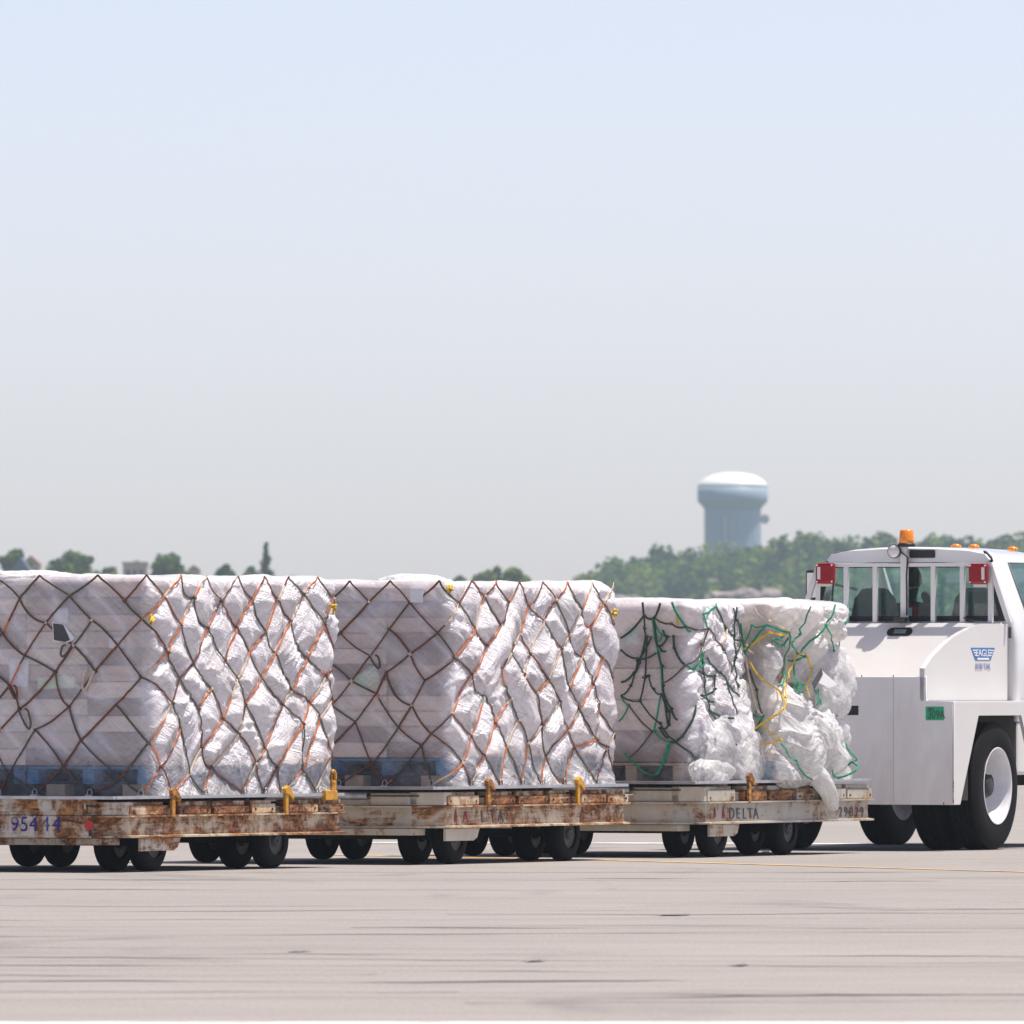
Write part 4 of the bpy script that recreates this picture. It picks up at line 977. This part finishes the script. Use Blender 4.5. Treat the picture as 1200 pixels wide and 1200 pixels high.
# cab shell
prof = [(.965, 1.05), (.985, 1.4), (.985, 1.72), (.955, 1.90), (.93, 1.95), (.755, 2.40), (.725, 2.445), (.66, 2.485), (.50, 2.512), (.25, 2.528), (0, 2.532)]
prof = prof + [(-y, z) for y, z in prof[-2::-1]]; prof = [(-y, z) for y, z in prof]      # right side first
XC = [.92, .935, .97, 1.22, 1.29, 1.95, 2.10]; ins = [.035, .012, 0, 0, 0, 0, .012]
def prof_at(k):
    return [(y * (1 - ins[k] * .9), z - ins[k] * (1 if z > 2.2 else 0)) for y, z in prof]
bm = bmesh.new(); rings = [[bm.verts.new((x, y, z)) for y, z in prof_at(k)] for k, x in enumerate(XC)]; n = len(prof)
for k in range(len(XC) - 1):
    for j in range(n - 1):
        side_band = (prof[j][1] >= 1.94 and prof[j + 1][1] <= 2.41 and prof[j + 1][1] > prof[j][1]) or (prof[j + 1][1] >= 1.94 and prof[j][1] <= 2.41 and prof[j + 1][1] < prof[j][1])
        if side_band and k in (4,): continue
        f = bm.faces.new((rings[k][j], rings[k][j + 1], rings[k + 1][j + 1], rings[k + 1][j])); f.smooth = True
# rear frame round the window
def rw(y, z):
    zz = min(max(z, 1.90), 2.375); lim = .875 + (.735 - .875) * (zz - 1.90) / (2.375 - 1.90); return (max(-lim, min(lim, y)), zz)
inner = [bm.verts.new((.915, *rw(y, z))) for y, z in prof_at(0)]
for j in range(n - 1): bm.faces.new((rings[0][j], inner[j], inner[j + 1], rings[0][j + 1]))
bm.faces.new((rings[0][0], rings[0][-1], inner[-1], inner[0]))
bmesh.ops.remove_doubles(bm, verts=bm.verts, dist=1e-5); bmesh.ops.recalc_face_normals(bm, faces=bm.faces); me = bpy.data.meshes.new('cab_shell'); bm.to_mesh(me); bm.free(); link('cab_shell', me, TR, ('cab',))
# roof lip over the rear window, glass, seals
MB().prism([(-.70, 2.385), (-.745, 2.42), (-.70, 2.47), (-.55, 2.495), (-.25, 2.512), (0, 2.516), (.25, 2.512), (.55, 2.495), (.70, 2.47), (.745, 2.42), (.70, 2.385), (.3, 2.40), (-.3, 2.40)], .885, .935, 'x', bevel=.008).build('roof_lip', 'cab', TR)
g = MB(); g.prism([(-.735, 2.377), (.735, 2.377), (.875, 1.90), (-.875, 1.90)], .908, .913, 'x'); g.build('rear_window', 'glass', TR)
g = MB()
for s_ in (-1, 1): g.prism([(s_ * .745, 2.39), (s_ * .70, 2.39), (s_ * .835, 1.90), (s_ * .89, 1.90)], .898, .907, 'x'); g.tube([(.93, s_ * .752, 2.405), (.945, s_ * .735, 2.44), (.965, s_ * .69, 2.474), (.98, s_ * .66, 2.487)], .013, 6)
g.box((.898, -.83, 1.90), (.907, .83, 1.945)); g.box((.898, -.70, 2.355), (.907, .70, 2.398)); g.build('window_seal', 'black', TR)
y, z = TF(1081, 649, .88); MB().box((.868, y - .115, z - .035), (.886, y + .115, z + .032), bevel=.012).build('brake_lamp', 'black', TR)
for s_ in (-1, 1):
    bm = bmesh.new(); q = [(1.30, s_ * .928, 1.95), (1.95, s_ * .928, 1.95), (1.95, s_ * .757, 2.395), (1.30, s_ * .757, 2.395)]; vs = [bm.verts.new(p) for p in q]; bm.faces.new(vs); vs2 = [bm.verts.new((p[0], p[1] - s_ * .006, p[2])) for p in q]; bm.faces.new(vs2[::-1]); 
    for i in range(4): bm.faces.new((vs[i], vs2[i], vs2[(i + 1) % 4], vs[(i + 1) % 4]))
    bmesh.ops.recalc_face_normals(bm, faces=bm.faces); me = bpy.data.meshes.new('side_window'); bm.to_mesh(me); bm.free(); link('side_window', me, TR, ('glass',))
    g = MB(); 
    for a, b in (((1.27, .985, 1.15), (1.27, .985, 1.74)), ((1.27, .985, 1.74), (1.27, .945, 1.93)), ((1.27, .945, 1.93), (1.28, .76, 2.40))):
        g.tube([(a[0], s_ * (a[1] + .001), a[2]), (b[0], s_ * (b[1] + .001), b[2])], .006, 6)
    g.build('door_seam', 'seat', TR)
    MB().box((1.38, s_ * .985 - .02, 1.72), (1.56, s_ * .985 + .02, 1.76), bevel=.01).build('door_handle', 'black', TR)
    m_ = empty('wing_mirror', (1.95, s_ * 1.27, 2.16)); m_.parent = TR
    MB().box((-.03, -.095, -.19), (.07, .095, .19), bevel=.03).build('mirror_shell', 'black', m_); MB().box((-.034, -.075, -.05), (-.028, .075, .165), bevel=.002).build('mirror_face', 'mirror', m_)
    MB().box((-.034, -.075, -.165), (-.028, .075, -.075), bevel=.002).build('mirror_face', 'mirror', m_)
    MB().tube([(.03, 0, .1), (.05, -s_ * .36, .02)], .014, 8).tube([(.03, 0, -.12), (.05, -s_ * .34, -.16)], .014, 8).build('mirror_arm', 'black', m_)
for y in (.0, -.165, -.52, .52): MB().lathe([(.05, 0), (.042, .025), (.012, .036)], (2.0, y, 2.508 + .024 * (1 - (y / .52) ** 2)), 'z', 14).build('clearance_lamp', 'amber', TR)
# front of the truck
g = MB(); 
g.prism([(2.0, 1.0), (2.0, 1.70), (2.75, 1.66), (3.75, 1.50), (3.88, 1.40), (3.9, .75), (3.45, .70), (3.35, 1.05), (2.55, 1.05), (2.45, .70), (2.0, .6), (.97, .6), (.97, 1.05)], -.96, .96, 'y', bevel=.03); g.build('hood_and_fenders', 'cab', TR)
MB().box((3.9, -.62, .9), (3.93, .62, 1.32), bevel=.01).build('grille', 'black', TR); MB().box((3.86, -1.0, .5), (4.05, 1.0, .74), bevel=.03).build('front_bumper', 'steel', TR)
for s_ in (-1, 1): MB().box((3.88, s_ * .8 - .13, 1.02), (3.93, s_ * .8 + .13, 1.28), bevel=.02).build('headlight', 'clear_lens', TR)
for s_ in (-1, 1): MB().prism([(2.08, 2.46), (2.16, 2.44), (2.76, 1.70), (2.66, 1.70)], *sorted((s_ * .74, s_ * .80)), 'y', bevel=.01).build('windshield_pillar', 'cab', TR)
MB().prism([(2.11, 2.44), (2.115, 2.445), (2.70, 1.70), (2.695, 1.69)], -.735, .735, 'y').build('windshield', 'glass', TR)
MB().box((2.02, -.9, 2.40), (2.14, .9, 2.44)).build('windshield_header', 'trim', TR)
# interior
MB().box((1.0, -.9, 1.08), (2.6, .9, 1.2)).build('cab_floor', 'trim', TR); MB().prism([(2.15, 1.2), (2.15, 1.78), (2.25, 1.86), (2.68, 1.70), (2.68, 1.2)], -.9, .9, 'y', bevel=.02).build('dashboard', 'trim', TR)
MB().box((.94, -.86, 1.2), (.97, .86, 1.89)).build('rear_trim', 'trim', TR)
def seat(y):
    t = empty('cab_seat', (1.38, y, 1.2)); t.parent = TR
    MB().prism([(-.24, .12), (-.22, .62), (-.17, .90), (-.10, .985), (.10, .985), (.17, .90), (.22, .62), (.24, .12)], -.06, .08, 'x', bevel=.035).build('backrest', 'seat', t)
    MB().box((-.02, -.24, 0), (.5, .24, .2), bevel=.05).build('cushion', 'seat', t)
seat(.50); seat(-.42)
sw = MB(); sw.tube([(2.02 + .08 * math.sin(q), .42 + .19 * math.cos(q), 1.86 + .17 * math.sin(q)) for q in np.linspace(0, 2 * math.pi, 25)], .014, 8, cap=False); sw.tube([(2.02, .42, 1.86), (2.25, .42, 1.76)], .03, 8); sw.tube([(2.02, .24, 1.86), (2.02, .60, 1.86)], .012, 6); sw.build('steering_wheel', 'black', TR)
# the driver, seen from behind through the rear window
def skin_body(name, nodes, edges, mats, parent, sub=2):
    me = bpy.data.meshes.new(name); me.from_pydata([n_[0] for n_ in nodes], edges, []); o = link(name, me, parent, mats)
    m1 = o.modifiers.new('skin', 'SKIN'); m1.use_smooth_shade = True
    for v, n_ in zip(me.skin_vertices[0].data, nodes): v.radius = n_[1]; v.use_root = False
    me.skin_vertices[0].data[0].use_root = True; m2 = o.modifiers.new('sub', 'SUBSURF'); m2.levels = m2.render_levels = sub; return o
PR = empty('person', (2.997, 108.41, 0), math.radians(90 - TA)); tag(PR, 'driver in dark clothes and red vest seen through the truck rear window', 'person')
PY = .34
nd = [((1.68, PY, 1.45), (.15, .17)), ((1.66, PY, 1.62), (.13, .16)), ((1.65, PY - .02, 1.82), (.13, .19)), ((1.66, PY - .02, 1.98), (.10, .17)), ((1.68, PY - .03, 2.06), (.06, .06)), ((1.70, PY - .04, 2.13), (.055, .055)), ((1.71, PY - .04, 2.22), (.085, .08)), ((1.71, PY - .04, 2.31), (.08, .075)), ((1.71, PY - .04, 2.35), (.045, .045)),
      ((1.67, PY - .20, 2.00), (.07, .07)), ((1.80, PY - .20, 1.97), (.052, .052)), ((1.89, PY - .13, 2.07), (.042, .042)), ((1.94, PY - .06, 2.15), (.034, .034)),
      ((1.67, PY + .18, 1.98), (.07, .07)), ((1.80, PY + .25, 1.78), (.055, .055)), ((1.98, PY + .20, 1.86), (.04, .04)),
      ((1.85, PY - .12, 1.45), (.09, .09)), ((2.10, PY - .13, 1.46), (.075, .075)), ((2.12, PY - .13, 1.24), (.055, .055)), ((1.85, PY + .12, 1.45), (.09, .09)), ((2.10, PY + .13, 1.46), (.075, .075)), ((2.12, PY + .13, 1.24), (.055, .055))]
ed = [(0, 1), (1, 2), (2, 3), (3, 4), (4, 5), (5, 6), (6, 7), (7, 8), (3, 9), (9, 10), (10, 11), (11, 12), (3, 13), (13, 14), (14, 15), (0, 16), (16, 17), (17, 18), (0, 19), (19, 20), (20, 21)]
skin_body('body', nd, ed, ('shirt',), PR)
def hand(base, dirv, side, mat):
    b = Vector(base); d = Vector(dirv).normalized(); sdv = Vector(side).normalized(); dn = d.cross(sdv).normalized()
    if dn.z > 0: dn = -dn
    nodes = [(b, (.032, .032)), (b + d * .05, (.04, .025)), (b + d * .085, (.038, .02))]; e = [(0, 1), (1, 2)]
    for k, (o_, ln) in enumerate(((-.03, .07), (-.01, .082), (.01, .078), (.03, .06))):
        i = len(nodes); r0 = b + d * .085 + sdv * o_; nodes += [(r0 + d * .012, (.0105, .0105)), (r0 + d * ln * .55 + dn * .02, (.0095, .0095)), (r0 + d * ln * .8 + dn * .055, (.008, .008))]; e += [(2, i), (i, i + 1), (i + 1, i + 2)]
    i = len(nodes); nodes += [(b + d * .035 - sdv * .04, (.013, .013)), (b + d * .075 - sdv * .058 + dn * .02, (.011, .011)), (b + d * .10 - sdv * .05 + dn * .04, (.009, .009))]; e += [(1, i), (i, i + 1), (i + 1, i + 2)]
    return skin_body('hand', [(tuple(p), r) for p, r in nodes], e, (mat,), PR)
hand((1.945, PY - .055, 2.15), (.2, -.85, -.35), (.8, .3, .1), 'glove'); hand((1.99, PY + .195, 1.865), (.8, -.1, .15), (0, 1, 0), 'glove')
def ell(name, c, r, mat, cut=None):
    bm = bmesh.new(); bmesh.ops.create_uvsphere(bm, u_segments=24, v_segments=16, radius=1)
    for v in bm.verts: v.co = Vector((c[0] + v.co.x * r[0], c[1] + v.co.y * r[1], c[2] + v.co.z * r[2]))
    if cut: bmesh.ops.delete(bm, geom=[v for v in bm.verts if cut(v.co)], context='VERTS')
    for f in bm.faces: f.smooth = True
    me = bpy.data.meshes.new(name); bm.to_mesh(me); bm.free(); return link(name, me, PR, (mat,))
hc = (1.715, PY - .04, 2.255); ell('head_skin', hc, (.098, .082, .118), 'skin')
ell('hair', (hc[0] - .008, hc[1], hc[2] + .012), (.104, .09, .122), 'hair', lambda c: c.x > hc[0] + .045 and c.z < hc[2] + .06 or c.z < hc[2] - .06)
g = MB(); g.prism([(hc[0] + .09, hc[2] + .01), (hc[0] + .125, hc[2] - .03), (hc[0] + .09, hc[2] - .035)], hc[1] - .014, hc[1] + .014, 'y'); g.build('nose', 'skin', PR)
for s_ in (-1, 1): ell('ear', (hc[0], hc[1] + s_ * .088, hc[2] - .005), (.024, .01, .034), 'skin'); ell('eye', (hc[0] + .088, hc[1] + s_ * .032, hc[2] + .012), (.012, .014, .009), 'logo_white')
ell('mouth', (hc[0] + .09, hc[1], hc[2] - .06), (.01, .024, .006), 'vest')
g = MB()
for s_ in (-1, 1): g.prism([(PY - .02 + s_ * .045, 2.06), (PY - .02 + s_ * .16, 2.02), (PY - .02 + s_ * .19, 1.86), (PY - .02 + s_ * .10, 1.72), (PY - .02 + s_ * .02, 1.90)], 1.50, 1.525, 'x', mi=0, bevel=.006); g.box((1.497, PY - .02 + s_ * .10 - .016, 1.74), (1.4995, PY - .02 + s_ * .10 + .016, 2.02), mi=1)
g.build('vest', ('vest', 'logo_white'), PR)

# ------------------------------------------------------------------ distance: hill, wood, tower, trees, houses
SK = [(560, 722), (640, 706), (670, 689), (690, 673), (720, 660), (750, 652), (790, 647), (815, 646), (840, 645), (870, 640), (900, 638), (940, 630), (1000, 629), (1050, 631), (1100, 631), (1150, 628), (1200, 632), (1300, 650), (1450, 670), (1700, 730), (1900, 800)]
sx_ = np.array([wx(p, 2400) for p, _ in SK]); sz_ = np.array([max(0, wz(q, 2400) - 5.0) for _, q in SK])
def crest(X): return np.interp(X, sx_, sz_, left=0, right=0)
def ter(X, D):
    t = np.clip((D - 2040) / 330, 0, 1); t = t * t * (3 - 2 * t); b = 1 - np.clip((D - 2800) / 400, 0, 1); return crest(X) * (.42 + .58 * t) * np.clip((D - 1960) / 60, 0, 1) * b + .8 * perlin(X * .05, D * .05, 5) * t
xs = np.linspace(-40, 230, 80); ds = np.linspace(1950, 3200, 70); XX, DD = np.meshgrid(xs, ds); ZZ = np.maximum(ter(XX, DD), -.5)
fs = [(i * 80 + j, i * 80 + j + 1, (i + 1) * 80 + j + 1, (i + 1) * 80 + j) for i in range(69) for j in range(79)]
o = grid_mesh('wooded_hill', np.column_stack([XX.ravel(), DD.ravel(), ZZ.ravel()]), fs, ('hill',)); o['kind'] = 'structure'
def crown_quads(V, Fc, MI, c, r, n, size, rr, mids, lob=5):
    lobes = [(np.array(c) + np.array([rr.gauss(0, .38) * r[0], rr.gauss(0, .38) * r[1], rr.uniform(-.5, .55) * r[2]]), rr.uniform(.42, .62), rr.choices(mids, (.5, .3, .2))[0]) for _ in range(lob)]
    for _ in range(n):
        lc, lr, lm = rr.choice(lobes); d = np.array([rr.gauss(0, 1) for _ in range(3)]); d /= np.linalg.norm(d); k = rr.uniform(.55, 1.08)
        p = lc + d * np.array(r) * lr * k; nn = d + np.array([rr.gauss(0, .6) for _ in range(3)]); nn /= np.linalg.norm(nn)
        a = np.cross(nn, (0, 0, 1.0)); a /= (np.linalg.norm(a) + 1e-6); b = np.cross(nn, a); s_ = size * rr.uniform(.6, 1.3); b0 = len(V)
        V += [p - a * s_, p - b * s_ * .7, p + a * s_, p + b * s_ * .7]; Fc.append((b0, b0 + 1, b0 + 2, b0 + 3)); MI.append(lm if rr.random() < .8 else rr.choice(mids))
rr = random.Random(4); V, Fc, MI = [], [], []
cnt = 0
while cnt < 720:
    D = 1975 + 430 * rr.random() ** 1.0; px = rr.uniform(625, 1420); X_ = wx(px, D); h = float(crest(X_))
    if h < 2: continue
    z = float(ter(np.array(X_), np.array(D))); py = 800 - (z + 3 - CAMH) * F / D
    if 834 < px < 910 and 690 < py < 716: continue
    r = rr.uniform(1.7, 3.1); kind = rr.choice(((0, 1, 2), (0, 1, 2), (2, 0, 1), (1, 0, 2)))
    if rr.random() < .06: crown_quads(V, Fc, MI, (X_, D, z + 3.6), (r * .6, r * .6, 3.2), 150, .55, rr, (2, 2, 0), 9)
    else: crown_quads(V, Fc, MI, (X_, D, z + r * .95), (r, r, r * 1.0), 120, .62, rr, kind)
    cnt += 1
o = grid_mesh('hillside_wood', V, Fc, ('leaf1', 'leaf2', 'leaf3'), None, False, MI); o['kind'] = 'stuff'
tag(o, 'dense green wood covering the far hillside behind the truck', 'wood')
# pale rocky bank at the foot of the hill
def rocks(name, px0, px1, py, hpx, seed):
    rr = random.Random(seed); bm = bmesh.new()
    for k in range(26):
        D = 2010 + rr.uniform(-8, 8); px = rr.uniform(px0, px1); r = rr.uniform(.6, 1.6) * hpx / 14; t = bmesh.ops.create_icosphere(bm, subdivisions=2, radius=1)['verts']; c = Vector((wx(px, D), D, wz(py + rr.uniform(-.4, .5) * hpx, D)))
        for v in t: q = v.co.copy(); e = 1 + .35 * float(perlin(q.x * 2 + k, q.z * 2 + q.y)); v.co = c + Vector((q.x * r * 1.8 * e, q.y * r * e, q.z * r * e))
    me = bpy.data.meshes.new(name); bm.to_mesh(me); bm.free(); o = link(name, me, None, ('rock',)); o['kind'] = 'structure'
rocks('rocky_bank', 838, 906, 701, 10, 1); rocks('rocky_bank', 700, 745, 705, 8, 2)
# water tower
DT = 2700; s_ = DT / F; TW = empty('water_tower', (wx(858.5, DT), DT, 12)); tag(TW, 'pale blue water tower with white domed roof above the wooded hill', 'water tower')
def tz(py): return wz(py, DT) - 12
col = MB(); k = 72; rings = []
for z in (0, tz(600), tz(596)): rings.append([col.bm.verts.new(((33 * s_ + .05 * math.cos(j * math.pi * 2 * 18 / k)) * math.cos(2 * math.pi * j / k), (33 * s_ + .05 * math.cos(j * math.pi * 2 * 18 / k)) * math.sin(2 * math.pi * j / k), z)) for j in range(k)])
for i in range(2):
    for j in range(k): f = col.bm.faces.new((rings[i][j], rings[i][(j + 1) % k], rings[i + 1][(j + 1) % k], rings[i + 1][j])); f.smooth = True
col.build('column', 'tank', TW)
MB().lathe([(33.2 * s_, tz(597)), (34 * s_, tz(595)), (40 * s_, tz(589)), (41.3 * s_, tz(585)), (41.3 * s_, tz(570.5))], k=64).build('tank', 'tank', TW)
MB().lathe([(41.4 * s_, tz(570.5)), (40 * s_, tz(567)), (34 * s_, tz(561)), (24 * s_, tz(556.5)), (12 * s_, tz(554.2)), (.5, tz(553.5))], k=64).build('domed_roof', 'tankroof', TW)
MB().box((33 * s_, -.3, tz(609)), (36 * s_, .3, tz(608))).lathe([(1.0, -.2), (.5, .2)], (37.5 * s_, 0, tz(608.5)), 'y', 14).build('antenna', 'steel', TW)
MB().box((-9 * s_ - .25, -33 * s_ - .2, 6), (-9 * s_ + .25, -33 * s_ + .1, tz(606))).build('ladder', 'steel', TW)
# single trees along the skyline
def tree(label, px0, px1, ytop, D, kind='round', cat='tree', mids=(0, 1, 2), seed=1, grp='trees on the far left skyline'):
    rr = random.Random(seed); cx = wx((px0 + px1) / 2, D); hw = (px1 - px0) / 2 * D / F; H = wz(ytop, D)
    rt = empty('conifer_tree' if kind == 'conifer' else 'broadleaf_tree', (cx, D, -.02)); tag(rt, label, cat, grp); V, Fc, MI = [], [], []
    if kind == 'conifer':
        for q in range(16):
            t = q / 15; zc = H * (.45 + .54 * t); r = .08 + (H - zc) * hw * .36; crown_quads(V, Fc, MI, (0, 0, zc), (r, r, H * .05), 60, .28, rr, mids, 4)
    else:
        hh = min(H * .45, hw * 1.1 + 1.2); nl = max(6, int(hw * 1.8) + 5)
        for q in range(nl):
            a = rr.uniform(-1, 1); zc = H - hh * .36 - (abs(a) ** 2) * hh * .38 - rr.uniform(0, .22) * hh
            if q == 0: a, zc = rr.uniform(-.15, .15), H - hh * .33
            r = hw * rr.uniform(.38, .52); crown_quads(V, Fc, MI, (a * hw * .74, rr.uniform(-.5, .5) * hw, zc), (r, r, min(r, hh * .42)), 210, .34, rr, mids, 5)
        for q in range(6): crown_quads(V, Fc, MI, (rr.uniform(-.6, .6) * hw, rr.uniform(-.5, .5) * hw, H - hh * rr.uniform(.8, 1.3)), (hw * .5, hw * .5, hh * .4), 160, .36, rr, mids, 5)
    grid_mesh('crown', V, Fc, ('leaf1', 'leaf2', 'leaf3'), rt, False, MI)
    g = MB(); g.tube([(0, 0, 0), (.1, 0, H * .3), (-.05, .1, H * .6), (.05, 0, H * .88)], [.32, .25, .17, .05] if kind != 'conifer' else [.3, .2, .1, .02], 8)
    if kind != 'conifer':
        for q in range(5): b = rr.uniform(-1, 1); g.tube([(0, 0, H * rr.uniform(.3, .5)), (b * hw * .4, rr.uniform(-.5, .5), H * .62), (b * hw * .7, rr.uniform(-.6, .6), H * .78)], [.14, .09, .03], 6)
    g.build('trunk', 'bark', rt)
tree('slim pointed green tree left of the blue gable roof', 6, 32, 638, 1500, seed=2)
tree('wide rounded green tree above the left end of the rusty dolly load', 44, 119, 643, 1480, seed=3)
tree('low dark bushy tree between the wide round tree and the pinkish house', 112, 146, 661, 1500, seed=4, mids=(2, 0, 1))
tree('dense round tree just right of the pinkish house', 175, 226, 646, 1480, seed=5, mids=(0, 2, 1))
tree('small round tree left of the conifer and its neighbour', 253, 277, 658, 1500, seed=6, mids=(0, 2, 1))
tree('leafy tree touching the left side of the dark conifer', 279, 307, 660, 1510, seed=7)
tree('dark pointed conifer standing out on the skyline', 302, 322, 643, 1520, 'conifer', mids=(2, 2, 2), seed=8)
tree('tiny low tree alone right of the conifer', 334, 353, 672, 1500, seed=9)
tree('little round tree beside the broad pair above the middle load', 531, 546, 671, 1500, seed=10, grp='trees above the middle load')
tree('spreading tree, left one of the pair above the middle load', 550, 592, 661, 1500, seed=11, grp='trees above the middle load')
tree('spreading tree, right one of the pair above the middle load', 580, 622, 661, 1520, seed=12, grp='trees above the middle load')
tree('bright green bush at the left foot of the wooded hill', 664, 712, 672, 1700, seed=13, mids=(1, 0, 1), grp='trees at the hill foot')
def house(label, px0, px1, yev, yrg, D, wall, roof, flat=False):
    x0, x1 = wx(px0, D), wx(px1, D); ze, zr = wz(yev, D), wz(yrg, D); rt = empty('house', ((x0 + x1) / 2, D, -.02)); tag(rt, label, 'house', 'houses on the far left skyline'); hw = (x1 - x0) / 2
    MB().box((-hw, -4, 0), (hw, 4, ze)).build('wall', wall, rt)
    if flat:
        MB().box((-hw - .1, -4.1, ze + .002), (hw + .1, 4.1, ze + .25)).build('roof', roof, rt); MB().box((-.2, -.4, ze + .25), (.5, .4, zr)).build('chimney', wall, rt)
    else: MB().prism([(-hw - .2, ze), (hw + .2, ze), (0, zr)], -4.2, 4.2, 'y').build('roof', roof, rt)
    for k in range(2):
        for q in range(3): MB().box((-hw * .7 + q * hw * .55, -4.04, ze - 1.9 - k * 2.8), (-hw * .7 + q * hw * .55 + hw * .3, -4.005, ze - .7 - k * 2.8)).build('window', 'window', rt)
house('pinkish flat roofed house with chimney between two far trees', 145, 173, 661, 656.5, 1560, 'house_pink', 'house_pink', True)
house('house with blue slate gable below the slim pointed tree', 15, 36, 670, 653, 1470, 'house_pink', 'roof_slate')
house('house with reddish roof left of the wide rounded tree', 28, 47, 661, 651, 1600, 'house_pink', 'roof_red')
house('low pinkish house right of the dense round tree', 222, 234, 668, 662, 1600, 'house_pink', 'roof_red')
# ------------------------------------------------------------------ the air
HZ = MB().box((-1550, -200, -1.0), (1550, 3350, 62)); hz = HZ.build('haze', (), None); hz['kind'] = 'stuff'
m, n, out = newmat('haze_air'); v = N(n, 'ShaderNodeVolumePrincipled'); v.inputs['Color'].default_value = (.70, .85, 1.0, 1); v.inputs['Density'].default_value = .00013; v.inputs['Anisotropy'].default_value = .3
L(n, v.outputs[0], out.inputs['Volume']); hz.data.materials.append(m)
